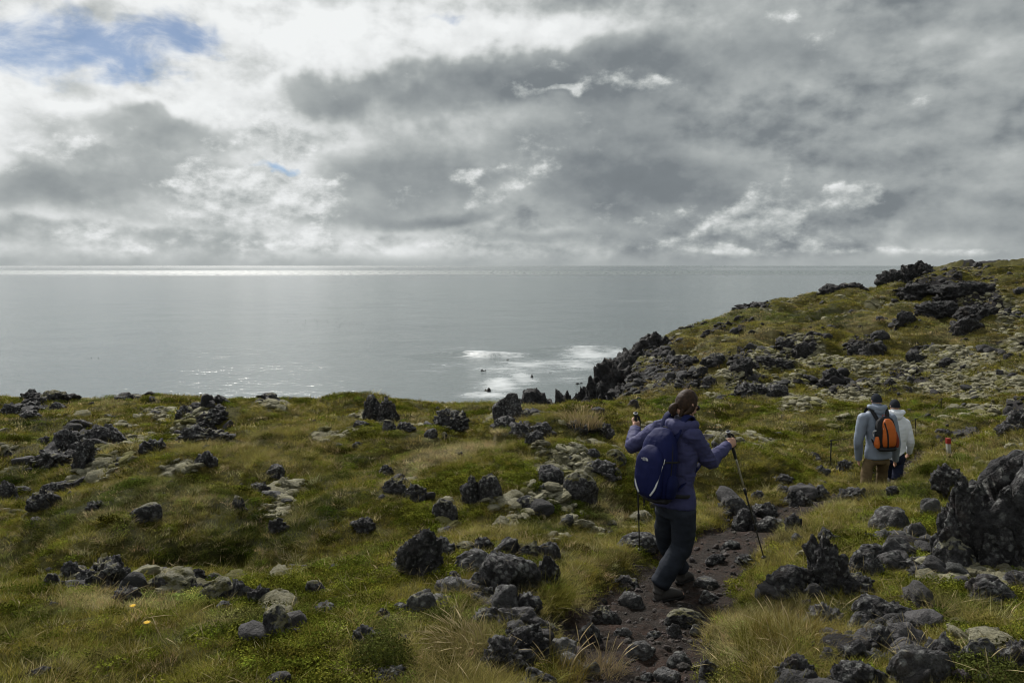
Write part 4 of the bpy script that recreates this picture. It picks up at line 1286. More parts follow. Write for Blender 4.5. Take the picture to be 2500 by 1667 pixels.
def plant_material(name, trans=0.35, gain=1.0):
    m = bpy.data.materials.new(name)
    m.use_nodes = True
    t = NT(m.node_tree)
    m.node_tree.nodes.clear()
    tint = t.new('ShaderNodeAttribute', attribute_type='INSTANCER', attribute_name='tint').outputs['Color']
    tone = t.new('ShaderNodeAttribute', attribute_name='tone').outputs['Color']
    c = t.vmath('MULTIPLY', tint, tone)
    c = t.vmath('SCALE', c, gain)
    d = t.new('ShaderNodeBsdfDiffuse')
    tr = t.new('ShaderNodeBsdfTranslucent')
    t.link(c, d.inputs[0])
    t.link(c, tr.inputs[0])
    mx = t.new('ShaderNodeMixShader')
    mx.inputs[0].default_value = trans
    t.link(d.outputs[0], mx.inputs[1])
    t.link(tr.outputs[0], mx.inputs[2])
    o = t.new('ShaderNodeOutputMaterial')
    t.link(mx.outputs[0], o.inputs[0])
    return m


def fixed_plant(name, col, trans=.35):
    m = plant_material(name, trans)
    nt = m.node_tree
    a_ = [n for n in nt.nodes if n.type == 'ATTRIBUTE' and n.attribute_type == 'INSTANCER'][0]
    rgb = nt.nodes.new('ShaderNodeRGB')
    rgb.outputs[0].default_value = (*col, 1)
    for l in list(a_.outputs['Color'].links):
        nt.links.new(rgb.outputs[0], l.to_socket)
    nt.nodes.remove(a_)
    return m


M_GRASS = plant_material('grass_blade')
M_HEATH = plant_material('heath_leaf', 0.2)


def set_tone(ob, tone):
    a = ob.data.attributes.new('tone', 'FLOAT_COLOR', 'POINT')
    a.data.foreach_set('color', np.concatenate([tone, np.ones((len(tone), 1))], 1).astype(np.float32).ravel())


def blades(rng, n, hmin, hmax, spread, width, droop, seg=3, lean=(0, 0)):
    Vs, Fs, Ts = [], [], []
    b = 0
    for i in range(n):
        a = rng.uniform(0, 6.283)
        rr = spread * math.sqrt(rng.uniform())
        bx_, by_ = rr * math.cos(a), rr * math.sin(a)
        h = rng.uniform(hmin, hmax)
        dirx = math.cos(a) * rng.uniform(.1, 1) + rng.normal() * .5 + lean[0]
        diry = math.sin(a) * rng.uniform(.1, 1) + rng.normal() * .5 + lean[1]
        dl = math.hypot(dirx, diry) + 1e-6
        dirx, diry = dirx / dl, diry / dl
        dr = droop * rng.uniform(.3, 1.4)
        th = rng.uniform(0, 6.283)
        wx, wy = math.cos(th) * width / 2, math.sin(th) * width / 2
        tone = rng.uniform(.55, 1.35)
        dry = rng.uniform() < .22
        for s_ in range(seg + 1):
            t_ = s_ / seg
            k_ = (1 - t_ ** 1.6)
            z = h * (t_ - .35 * dr * t_ * t_)
            o = h * dr * t_ * t_
            cx, cy2 = bx_ + dirx * o, by_ + diry * o
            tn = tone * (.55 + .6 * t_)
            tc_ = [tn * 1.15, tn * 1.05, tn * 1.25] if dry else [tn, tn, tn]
            if s_ == seg:
                Vs.append((cx, cy2, z))
                Ts.append(tc_)
            else:
                Vs.append((cx - wx * k_, cy2 - wy * k_, z - .01))
                Vs.append((cx + wx * k_, cy2 + wy * k_, z - .01))
                Ts += [tc_, tc_]
        for s_ in range(seg - 1):
            q0 = b + 2 * s_
            Fs.append((q0, q0 + 1, q0 + 3, q0 + 2))
        q0 = b + 2 * (seg - 1)
        Fs.append((q0, q0 + 1, q0 + 2))
        b += 2 * seg + 1
    return np.array(Vs), Fs, np.array(Ts)


rng = np.random.RandomState(4)
for i in range(5):
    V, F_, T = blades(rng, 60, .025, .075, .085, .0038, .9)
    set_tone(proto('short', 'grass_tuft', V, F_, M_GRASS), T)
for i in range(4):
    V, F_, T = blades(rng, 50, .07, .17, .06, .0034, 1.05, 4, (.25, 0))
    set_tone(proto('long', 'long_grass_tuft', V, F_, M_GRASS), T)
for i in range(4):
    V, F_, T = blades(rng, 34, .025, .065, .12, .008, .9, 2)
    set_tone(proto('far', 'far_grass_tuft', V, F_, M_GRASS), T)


def heath(rng, n, rad, hgt, leaf):
    Vs, Fs, Ts = [], [], []
    for i in range(n):
        d = rng.normal(size=3)
        d[2] = abs(d[2])
        d /= np.linalg.norm(d)
        p = d * np.array([rad, rad, hgt]) * rng.uniform(.55, 1.0)
        u = rng.normal(size=3)
        u /= np.linalg.norm(u)
        w = np.cross(u, d)
        w /= np.linalg.norm(w) + 1e-6
        l_ = leaf * rng.uniform(.6, 1.4)
        b = len(Vs)
        Vs += [p - u * l_ * .2, p + w * l_ * .35 + u * l_ * .4, p + u * l_, p - w * l_ * .35 + u * l_ * .4]
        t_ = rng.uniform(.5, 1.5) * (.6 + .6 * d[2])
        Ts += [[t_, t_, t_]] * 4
        Fs.append((b, b + 1, b + 2, b + 3))
    return np.array(Vs), Fs, np.array(Ts)


for i in range(3):
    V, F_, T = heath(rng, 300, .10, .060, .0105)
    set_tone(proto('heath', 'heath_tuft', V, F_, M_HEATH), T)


def seed_grass(rng, n, hmin, hmax, spread, lean, droop=.55, thick=.0013):
    """dry stems that end in feathery pale heads"""
    Vs, Fs, Ts = [], [], []
    for i in range(n):
        a = rng.uniform(0, 6.283)
        rr = spread * math.sqrt(rng.uniform())
        b0 = np.array([rr * math.cos(a), rr * math.sin(a), -.01])
        h = rng.uniform(hmin, hmax)
        dr = np.array([math.cos(a) * .5 + rng.normal() * .45 + lean[0], math.sin(a) * .5 + rng.normal() * .45 + lean[1], 0])
        dr *= droop * rng.uniform(.6, 1.3)
        pts, rad = [], []
        for s_ in range(8):
            t_ = s_ / 7
            pts.append(b0 + np.array([0, 0, h * (t_ - .30 * t_ * t_ * np.linalg.norm(dr))]) + dr * h * t_ ** 2.2)
            rad.append(thick * (1 - .4 * t_) if t_ < .7 else thick * (2.6 if t_ < .95 else .5))
        tn = rng.uniform(.7, 1.25)
        for s_ in range(8):
            c = pts[s_]
            for k_ in range(3):
                an = k_ * 2.094
                Vs.append(c + rad[s_] * np.array([math.cos(an), math.sin(an), 0]))
                Ts.append([tn * (1.25 if s_ >= 5 else .9)] * 3)
        b = len(Vs) - 24
        for s_ in range(7):
            for k_ in range(3):
                Fs.append((b + s_ * 3 + k_, b + s_ * 3 + (k_ + 1) % 3, b + s_ * 3 + 3 + (k_ + 1) % 3, b + s_ * 3 + 3 + k_))
    return np.array(Vs), Fs, np.array(Ts)


for i in range(3):
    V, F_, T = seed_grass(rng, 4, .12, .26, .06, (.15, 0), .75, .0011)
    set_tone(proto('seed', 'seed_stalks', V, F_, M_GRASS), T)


def moss_material():
    m, t, b = new_mat('woolly_moss')
    pos = t.new('ShaderNodeNewGeometry').outputs['Position']
    tint = t.new('ShaderNodeAttribute', attribute_type='INSTANCER', attribute_name='tint').outputs['Color']
    n = t.noise(pos, 60.0, 4, 0.7)
    n_ = t.noise(pos, 9.0, 4, 0.6)
    c = t.vmath('MULTIPLY', tint, t.ramp(n, [(0.3, (.55, .55, .5)), (0.65, (1.2, 1.2, 1.2))]))
    c = t.vmath('MULTIPLY', c, t.ramp(n_, [(0.3, (.7, .68, .55)), (0.65, (1.12, 1.12, 1.12))]))
    t.link(c, b.inputs['Base Color'])
    b.inputs['Roughness'].default_value = 1.0
    b.inputs['Specular IOR Level'].default_value = 0.1
    bump(t, b, t.math('ADD', n, n_), 1.0, 0.06)
    return m


M_MOSS = moss_material()
for i in range(5):
    D_, F_ = ico(4)
    f1, f2, _ = worley(D_ * 1.5 + i * 7.7, 300 + i)
    g1, g2, _ = worley(D_ * 3.6 + i * 7.7, 320 + i)
    P_ = D_ * (1 + .34 * (.6 - f1) + .16 * (.5 - g1) + .16 * fbm(D_ * 3 + i * 3, 3, i) + .05 * fbm(D_ * 11 + i * 3, 2, i))[:, None] * np.array([1, .85, .46])
    proto('moss', 'moss_cushion', P_, F_, M_MOSS, True)
for i in range(8):
    P_, F_ = rock_shape('r' if i % 3 == 0 else 'k', 4000 + i, 3)
    P_ = P_ * np.array([1, .8, .6])
    proto('stone', 'lava_stone', P_, F_, None, True)


for i in range(6):
    P_, F_ = rock_shape('k' if i % 3 else 'r', 4100 + i, 4 if i % 3 == 0 else 3)
    proto('block', 'lava_block', P_ * np.array([1, .8, .75]), F_, None, True)


def stone_material():
    m, t, b = new_mat('loose_lava_stone')
    pos = t.new('ShaderNodeNewGeometry').outputs['Position']
    tint = t.new('ShaderNodeAttribute', attribute_type='INSTANCER', attribute_name='tint').outputs['Color']
    n = t.noise(pos, 18.0, 5, 0.7)
    c = t.vmath('MULTIPLY', tint, t.ramp(n, [(0.3, (.45, .45, .45)), (0.55, (1, 1, 1)), (0.75, (1.9, 1.9, 1.9))]))
    t.link(c, b.inputs['Base Color'])
    b.inputs['Roughness'].default_value = 0.85
    bump(t, b, n, 1.0, 0.05)
    return m


M_STONE = stone_material()
for o in PROTO['stone'] + PROTO['block']:
    o.data.materials.append(M_STONE)

PCOL = {}
for k_, obs in PROTO.items():
    c = bpy.data.collections.new('kinds_of_' + k_)
    for o in obs:
        c.objects.link(o)
    PCOL[k_] = c


def scatter(name, kind, pts, rot, scl, tint, label, cat):
    """one object that stands a plant or stone on every point"""
    n = len(pts)
    me = bpy.data.meshes.new(name)
    me.vertices.add(n)
    me.vertices.foreach_set('co', np.asarray(pts, np.float32).ravel())
    a = me.attributes.new('rot', 'FLOAT_VECTOR', 'POINT')
    a.data.foreach_set('vector', np.asarray(rot, np.float32).ravel())
    a = me.attributes.new('scl', 'FLOAT_VECTOR', 'POINT')
    a.data.foreach_set('vector', np.asarray(scl, np.float32).ravel())
    a = me.attributes.new('pick', 'INT', 'POINT')
    a.data.foreach_set('value', np.random.RandomState(n).randint(0, len(PROTO[kind]), n).astype(np.int32))
    a = me.attributes.new('tint', 'FLOAT_COLOR', 'POINT')
    a.data.foreach_set('color', np.concatenate([tint, np.ones((n, 1))], 1).astype(np.float32).ravel())
    ob = bpy.data.objects.new(name, me)
    COL.objects.link(ob)
    ng = bpy.data.node_groups.new('stand_' + name, 'GeometryNodeTree')
    ng.interface.new_socket('Geometry', in_out='INPUT', socket_type='NodeSocketGeometry')
    ng.interface.new_socket('Geometry', in_out='OUTPUT', socket_type='NodeSocketGeometry')
    gi = ng.nodes.new('NodeGroupInput')
    go = ng.nodes.new('NodeGroupOutput')
    ci = ng.nodes.new('GeometryNodeCollectionInfo')
    ci.inputs['Collection'].default_value = PCOL[kind]
    ci.inputs['Separate Children'].default_value = True
    ci.inputs['Reset Children'].default_value = True
    ip = ng.nodes.new('GeometryNodeInstanceOnPoints')
    ip.inputs['Pick Instance'].default_value = True

    def named(nm, typ):
        nd = ng.nodes.new('GeometryNodeInputNamedAttribute')
        nd.data_type = typ
        nd.inputs['Name'].default_value = nm
        return nd.outputs['Attribute']
    L = ng.links.new
    L(gi.outputs[0], ip.inputs['Points'])
    L(ci.outputs[0], ip.inputs['Instance'])
    L(named('pick', 'INT'), ip.inputs['Instance Index'])
    e2r = ng.nodes.new('FunctionNodeEulerToRotation')
    L(named('rot', 'FLOAT_VECTOR'), e2r.inputs[0])
    L(e2r.outputs[0], ip.inputs['Rotation'])
    L(named('scl', 'FLOAT_VECTOR'), ip.inputs['Scale'])
    L(ip.outputs[0], go.inputs[0])
    md = ob.modifiers.new('stand', 'NODES')
    md.node_group = ng
    tag(ob, label, cat, None, 'stuff')
    return ob


def sow(n, dens_pow, r0, r1, seed, azw=44):
    rg = np.random.RandomState(seed)
    e = 2 - dens_pow
    u = rg.uniform(size=n)
    r = (r0 ** e + u * (r1 ** e - r0 ** e)) ** (1 / e)
    a_ = np.radians(rg.uniform(-azw, azw, n))
    return r * np.sin(a_), r * np.cos(a_), r, rg


def tilt(rg, n, t_):
    return np.stack([rg.normal(size=n) * t_, rg.normal(size=n) * t_, rg.uniform(0, 6.283, n)], 1)


x, y, r, rg = sow(196000, 1.25, 1.7, 75, 1, 46)
moss, rubb, dirt, colr = masks(x, y)
sd = coast_dist(x, y)
tt = trail_t(x, y)
def in_rock(x, y, grow_=1.0):
    m_ = np.zeros(len(x), bool)
    for (cx, cy2, a_, b_) in ROCKS:
        m_ |= ((x - cx) / (a_ * grow_)) ** 2 + ((y - cy2) / (b_ * grow_)) ** 2 < 1
    return m_


inr = in_rock(x, y, 1.0)
nearr = in_rock(x, y, 1.25)
ok = (~inr) & (rg.uniform(size=len(x)) > np.maximum(np.maximum(dirt * 1.05, moss * .84), rubb * .72)) & (sd > -0.05)
z = HG(x, y)
n5 = n2(x, y, 0.5, 81, 3)
n6 = n2(x, y, 2.0, 82, 3)
longp = (np.exp(-((tt - 1.5) / .5) ** 2) * .25 + sstep(n5 + .4 * n6, .25, .6) * .4 + .025) * (r < 22)
is_long = (rg.uniform(size=len(x)) < longp) & ~nearr
is_heath = (~is_long) & (rg.uniform(size=len(x)) < (.06 + .55 * sstep(n2(x, y, .7, 83, 3) + .5 * n6, .18, .5))) & (r < 30)
is_far = (~is_long) & (~is_heath) & (r > 15)
is_short = ~(is_long | is_heath | is_far)
jit = rg.uniform(.5, 1.5, (len(x), 1)) * (1 + rg.normal(size=(len(x), 3)) * .06)
pts = np.stack([x, y, z - .012], 1)
grow = np.clip(r / 7.0, .8, 6) ** .45
for nm, kind, m_, base_s, lab in (('grass', 'short', is_short, 1.0, 'short olive grass turf of the near heath'), ('long_grass', 'long', is_long, 1.0, 'longer bent grass tussocks along trail and hollows'),
                                  ('far_grass', 'far', is_far, 1.0, 'distant grass turf of the heath and the headland'), ('heath', 'heath', is_heath, 1.15, 'dark green low heath plants among the grass')):
    k = ok & m_
    s_ = (base_s * grow[k] * rg.uniform(.7, 1.3, k.sum()))
    tn = colr[k] * jit[k]
    pk = rg.uniform(size=k.sum())[:, None]
    tn = np.where((pk < .13) & (kind != 'heath'), np.array([[.215, .185, .095]]) * jit[k], np.where(pk > .86, tn * .40, tn))
    if kind == 'heath':
        tn = tn * np.array([.50, .60, .42])
    if kind == 'long':
        tn = tn * .6 + np.array([.16, .14, .055]) * .4
    scatter(nm, kind, pts[k], tilt(rg, k.sum(), .16), np.stack([s_, s_, s_ * rg.uniform(.6, 1.05, k.sum())], 1), tn * 2.25, lab, 'grass' if kind != 'heath' else 'heath')

# seed stalks standing out of the grass
x, y, r, rg = sow(3800, 1.4, 3.0, 24, 2)
moss, rubb, dirt, colr = masks(x, y)
k = (rg.uniform(size=len(x)) < .10 + .55 * sstep(n2(x, y, .8, 91, 3), 0.0, .5)) & (dirt < .4) & (coast_dist(x, y) > 0) & (moss < .5)
s_ = rg.uniform(.45, .9, k.sum())
scatter('seed_stalks', 'seed', np.stack([x[k], y[k], HG(x[k], y[k])], 1), tilt(rg, k.sum(), .18), np.stack([s_, s_, s_], 1), np.tile([.34, .285, .165], (k.sum(), 1)) * rg.uniform(.7, 1.2, (k.sum(), 1)), 'pale dry seed stalks standing above the grass', 'grass')

# moss cushions
x, y, r, rg = sow(170000, 0.95, 2.6, 75, 3)
moss, rubb, dirt, colr = masks(x, y)
k = (rg.uniform(size=len(x)) < moss * .95) & (coast_dist(x, y) > .1) & (dirt < .3)
nk = k.sum()
s_ = rg.uniform(.034, .100, nk) * (.55 + .9 * rg.uniform(size=nk) ** 3) * np.clip(r[k] / 9, .8, 5) ** .22
tn = np.array([.34, .325, .245]) * rg.uniform(.65, 1.25, (nk, 1)) * np.where(rg.uniform(size=(nk, 1)) < .2, np.array([[.62, .62, .38]]), 1.0)
scatter('moss', 'moss', np.stack([x[k], y[k], HG(x[k], y[k]) + s_ * .22], 1), tilt(rg, nk, .3), np.stack([s_ * 1.25, s_ * 1.25, s_], 1), tn, 'pale grey-green woolly moss cushions over the lava', 'moss')

# loose lava stones in the rubble and on the trail
x, y, r, rg = sow(52000, 1.2, 2.6, 75, 5)
moss, rubb, dirt, colr = masks(x, y)
pr = np.maximum(rubb * .9 * (1 - .75 * moss), dirt * .55)
pr = np.maximum(pr, moss * .10)
pr = np.maximum(pr, .018)
k = (rg.uniform(size=len(x)) < pr) & (coast_dist(x, y) > -1.2)
nk = k.sum()
s_ = np.where(dirt[k] > .4, rg.uniform(.008, .03, nk) * (1 + 1.6 * rg.uniform(size=nk) ** 8), rg.uniform(.03, .10, nk) * (.5 + 1.3 * rg.uniform(size=nk) ** 4)) * np.clip(r[k] / 9, .9, 6) ** .6
tn = np.array([.050, .047, .047]) * np.clip(14 / r[k], .45, 1)[:, None] * rg.uniform(.5, 1.7, (nk, 1)) * (1 + rg.normal(size=(nk, 3)) * .05)
tn = np.where((dirt[k] > .4)[:, None], tn * np.array([.85, .72, .64]), tn * .55)
scatter('lava_rubble', 'stone', np.stack([x[k], y[k], HG(x[k], y[k]) + s_ * .15], 1), tilt(rg, nk, .5), np.stack([s_, s_, s_], 1), tn, 'loose dark lava rubble and trail gravel', 'rubble')

# broken blocks packed between the rocks of the piles
x, y, r, rg = sow(26000, 1.3, 2.6, 60, 8)
moss, rubb, dirt, colr = masks(x, y)
k = (rg.uniform(size=len(x)) < (1 - .75 * moss) * np.maximum(rubb * .85, in_rock(x, y, 1.3) * .20 * (r < 30))) & (coast_dist(x, y) > -2) & (dirt < .5)
nk = k.sum()
s_ = rg.uniform(.05, .15, nk) * (.6 + .8 * rg.uniform(size=nk) ** 3) * np.clip(r[k] / 8, .8, 6) ** .45
tn = np.array([.034, .032, .033]) * np.clip(16 / r[k], .45, 1)[:, None] * rg.uniform(.35, 1.7, (nk, 1))
scatter('broken_lava', 'block', np.stack([x[k], y[k], HG(x[k], y[k]) + s_ * .1], 1), tilt(rg, nk, .5), np.stack([s_ * 1.2, s_, s_ * .8], 1), tn, 'broken dark lava blocks packed round the outcrops', 'rubble')

# tussocks that stand out one by one
rng = np.random.RandomState(77)
G_SEED, G_GREEN, G_GOLD, G_DRY, G_BUSH = fixed_plant('seed_straw', (.42, .345, .205)), fixed_plant('tussock_green', (.155, .150, .030)), fixed_plant('tussock_gold', (.21, .170, .045)), fixed_plant('tussock_dry', (.30, .24, .12)), fixed_plant('bush_green', (.060, .070, .018), .2)


def tussock(name, px, py, parts, label, cat='grass tussock'):
    g_ = hit(px, py, HG)
    root = bpy.data.objects.new(name, None)
    root.empty_display_size = .1
    root.location = tuple(g_)
    COL.objects.link(root)
    tag(root, label, cat, 'standout tussocks and bushes in the foreground')
    for nm, (V, F_, T), mt in parts:
        o = mesh_obj(nm, V, F_, mt, root, smooth=False)
        set_tone(o, T)
    return root


tussock('seed_grass_clump', 1130, 1575, [('stalks', seed_grass(rng, 70, .10, .21, .15, (-.75, 0), .8, .0010), G_SEED), ('blades', blades(rng, 300, .04, .12, .18, .0026, 1.0, 4, (-.4, 0)), G_DRY)], 'big clump of pale seed grass bent leftwards by the centre pile')
tussock('grass_tussock', 1350, 1480, [('blades', blades(rng, 520, .12, .32, .13, .0040, 1.1, 4, (.5, -.2)), G_GREEN)], 'lush green tussock right of the centre rock pile')
tussock('grass_tussock', 1375, 1660, [('blades', blades(rng, 420, .08, .20, .14, .0032, .8, 4), G_GOLD), ('stalks', seed_grass(rng, 14, .2, .36, .14, (0, 0), .5, .0013), G_SEED)], 'golden dry tussock at the bottom edge left of the trail')
tussock('grass_tussock', 1945, 1560, [('blades', blades(rng, 760, .06, .17, .24, .0034, .9, 4, (.2, 0)), G_GOLD), ('stalks', seed_grass(rng, 14, .14, .26, .2, (-.4, 0), .6, .0011), G_SEED)], 'wide golden green tussock right of the trail')
tussock('grass_tussock', 1870, 1575, [('blades', blades(rng, 460, .07, .17, .18, .0038, .9, 4, (.2, 0)), G_GREEN)], 'low bright green tussock at the right trail edge')
tussock('grass_tussock', 1480, 1640, [('blades', blades(rng, 300, .06, .15, .12, .0030, .8, 4, (.3, 0)), G_DRY), ('stalks', seed_grass(rng, 10, .2, .3, .1, (.3, 0), .5, .0013), G_SEED)], 'pale dry tussock leaning over the trail bottom')
tussock('grass_tussock', 1420, 1040, [('blades', blades(rng, 420, .2, .5, .4, .011, .7, 3), G_DRY)], 'rounded straw tussock left of the left pole grip')
for (bx_, by_, rad_, hg_, lb) in ((930, 1612, .20, .16, 'dark green rounded bush below a craggy rock'), (1075, 1520, .15, .10, 'small dark bush under the sloping grey slab'), (2415, 1655, .20, .10, 'dark olive bush on the bottom right rocks')):
    tussock('low_bush', bx_, by_, [('foliage', heath(rng, 2600, rad_, hg_, .012), G_BUSH)], lb, 'bush')
# ------------------------------------------------------------------ people, their packs and poles
def simple_mat(name, col, rough=0.7, spec=0.3, bscale=0, bdist=0.002, vary=0.15, metal=0.0, sheen=0.0, nscale=9.0):
    m, t, b = new_mat(name)
    tcn = t.new('ShaderNodeTexCoord').outputs['Object']
    n = t.noise(tcn, nscale, 4, 0.6)
    c = t.vmath('MULTIPLY', t.mix(0.0, col, col), t.ramp(n, [(0.25, (1 - vary,) * 3), (0.75, (1 + vary,) * 3)]))
    t.link(c, b.inputs['Base Color'])
    b.inputs['Roughness'].default_value = rough
    b.inputs['Specular IOR Level'].default_value = spec
    b.inputs['Metallic'].default_value = metal
    if sheen:
        b.inputs['Sheen Weight'].default_value = sheen
    if bscale:
        bump(t, b, t.noise(tcn, bscale, 3, 0.6), 0.6, bdist)
    return m


M = dict(
    skin=simple_mat('skin', (.46, .27, .19), .55, .35, 60, .001, .08),
    hair=simple_mat('brown_hair', (.030, .0165, .0095), .65, .2, 90, .006, .7, nscale=40),
    purple=simple_mat('purple_shell_fabric', (.042, .044, .108), .7, .15, 120, .0015, .16),
    collar=simple_mat('dark_lining', (.022, .022, .035), .8, .2),
    navy=simple_mat('navy_pack_fabric', (.0062, .0095, .056), .7, .15, 160, .0012, .14),
    navy2=simple_mat('deep_navy_panel', (.005, .008, .045), .75, .15, 160, .0012, .12),
    black=simple_mat('black_webbing', (.010, .010, .012), .7, .3, 200, .001),
    rubber=simple_mat('black_grip', (.012, .012, .013), .6, .4, 150, .001),
    silver=simple_mat('silver_trim', (.50, .51, .52), .4, .5, 0, 0, .08),
    alu=simple_mat('aluminium', (.42, .40, .34), .35, .5, 0, 0, .08, .75),
    dtube=simple_mat('dark_tube', (.022, .022, .025), .35, .5),
    slate=simple_mat('slate_trouser_cloth', (.020, .024, .033), .85, .12, 140, .002, .3),
    boot=simple_mat('grey_boot_leather', (.050, .046, .044), .8, .25, 60, .002, .25),
    sole=simple_mat('boot_sole', (.014, .013, .013), .9, .2),
    glass=simple_mat('dark_lens', (.008, .008, .009), .12, .6),
    gjacket=simple_mat('grey_blue_shell', (.19, .225, .285), .6, .3, 90, .002, .10),
    khaki=simple_mat('khaki_cloth', (.115, .082, .042), .85, .2, 90, .002, .2),
    beanie=simple_mat('dark_knit', (.022, .025, .032), .95, .1, 110, .004, .25),
    orange=simple_mat('orange_pack_fabric', (.46, .11, .018), .6, .3, 120, .002, .12),
    rust=simple_mat('rust_pack_fabric', (.20, .035, .018), .65, .3, 120, .002, .12),
    wjacket=simple_mat('white_shell', (.66, .69, .73), .6, .3, 90, .002, .05),
    denim=simple_mat('dark_blue_denim', (.012, .016, .038), .85, .2, 140, .001, .2),
    wpaint=simple_mat('white_paint', (.34, .34, .32), .6, .3, 30, .002, .12),
    rpaint=simple_mat('red_paint', (.24, .018, .014), .55, .4, 30, .002, .12),
)


def catmull(pts, n):
    pts = [np.asarray(p, float) for p in pts]
    k = len(pts)
    out = []
    for i in range(n):
        u = i / (n - 1) * (k - 1)
        j = min(int(u), k - 2)
        f = u - j
        p0, p1, p2, p3 = pts[max(j - 1, 0)], pts[j], pts[j + 1], pts[min(j + 2, k - 1)]
        out.append(.5 * (2 * p1 + (p2 - p0) * f + (2 * p0 - 5 * p1 + 4 * p2 - p3) * f * f + (3 * p1 - p0 - 3 * p2 + p3) * f ** 3))
    return np.array(out)


def loft(path, radii, side=None, n=12, seg=14, square=0.0):
    """closed tube through path; radii one number or (side, other) per point"""
    rad = np.array([(r_, r_) if np.isscalar(r_) else tuple(r_) for r_ in radii], float)
    C = catmull(path, n)
    Rr = np.maximum(catmull(rad, n), 1e-4)
    T = np.gradient(C, axis=0)
    T /= np.linalg.norm(T, axis=1)[:, None] + 1e-9
    s = np.array(side if side is not None else (1.0, 0.13, 0.07), float)
    th = np.linspace(0, 2 * math.pi, seg, endpoint=False)
    ct, st = np.cos(th), np.sin(th)
    if square:
        p_ = 2 / (2 + square)
        ct, st = np.sign(ct) * np.abs(ct) ** p_, np.sign(st) * np.abs(st) ** p_
    V = []
    for i in range(n):
        a = s - T[i] * (s @ T[i])
        if np.linalg.norm(a) < 1e-3:
            a = np.cross(T[i], (0, 1, .3))
        a /= np.linalg.norm(a)
        b = np.cross(T[i], a)
        V.append(C[i] + np.outer(ct * Rr[i, 0], a) + np.outer(st * Rr[i, 1], b))
    V = np.concatenate(V + [C[:1] - T[:1] * Rr[0].min() * .35, C[-1:] + T[-1:] * Rr[-1].min() * .35])
    F_ = []
    for i in range(n - 1):
        for j in range(seg):
            k = (j + 1) % seg
            F_.append((i * seg + j, i * seg + k, (i + 1) * seg + k, (i + 1) * seg + j))
    e0, e1 = n * seg, n * seg + 1
    for j in range(seg):
        k = (j + 1) % seg
        F_.append((e0, k, j))
        F_.append((e1, (n - 1) * seg + j, (n - 1) * seg + k))
    return V, F_


def ball(c, r3, axes=None, sub=3, fn=None):
    D, F_ = ico(sub)
    P_ = D * np.array(r3)
    if fn is not None:
        P_ = fn(P_, D)
    if axes is not None:
        P_ = P_ @ np.array(axes)
    return P_ + np.array(c), [tuple(f) for f in F_]


def join(parts):
    V, F_, o = [], [], 0
    for v, f in parts:
        V.append(v)
        F_ += [tuple(i + o for i in q_) for q_ in f]
        o += len(v)
    return np.concatenate(V), F_


def fuse(name, parts, voxel, mat, parent=None, smooth_it=2, disp=None):
    """melt tubes into one skin"""
    V, F_ = join(parts)
    tmp = mesh_obj('tmp', V, F_)
    md = tmp.modifiers.new('r', 'REMESH')
    md.mode = 'VOXEL'
    md.voxel_size = voxel
    sm = tmp.modifiers.new('s', 'SMOOTH')
    sm.factor = .5
    sm.iterations = smooth_it
    dg = bpy.context.evaluated_depsgraph_get()
    me = bpy.data.meshes.new_from_object(tmp.evaluated_get(dg))
    bpy.data.objects.remove(tmp)
    n = len(me.vertices)
    co = np.empty(n * 3, np.float32)
    me.vertices.foreach_get('co', co)
    co = co.reshape(-1, 3).astype(float)
    if disp is not None:
        no = np.empty(n * 3, np.float32)
        me.vertices.foreach_get('normal', no)
        co = co + no.reshape(-1, 3) * disp(co)[:, None]
        me.vertices.foreach_set('co', co.astype(np.float32).ravel())
        me.update()
    me.polygons.foreach_set('use_smooth', np.ones(len(me.polygons), bool))
    me.materials.clear()
    me.materials.append(mat)
    me.name = name
    ob = bpy.data.objects.new(name, me)
    COL.objects.link(ob)
    if parent:
        ob.parent = parent
    return ob


def place(ob, parent):
    """keep a mesh built in world metres where it is, under an Empty"""
    ob.parent = parent
    ob.matrix_parent_inverse = Matrix.Translation(parent.location).inverted()
    return ob


def empty(name, loc):
    o = bpy.data.objects.new(name, None)
    o.empty_display_size = .1
    o.location = loc
    COL.objects.link(o)
    return o


def nrm(v):
    v = np.asarray(v, float)
    return v / (np.linalg.norm(v) + 1e-9)


def folds(amp, sx=9.0, seed=0, along=(0, 0, 1), squeeze=2.6):
    al = nrm(along)

    def f(co):
        t_ = co @ al
        q_ = co + np.outer(t_ * (squeeze - 1), al)
        return amp * (fbm(q_ * sx, 3, seed, .5, ridged=True) + .5 * fbm(co * 5.0, 2, seed + 9))
    return f


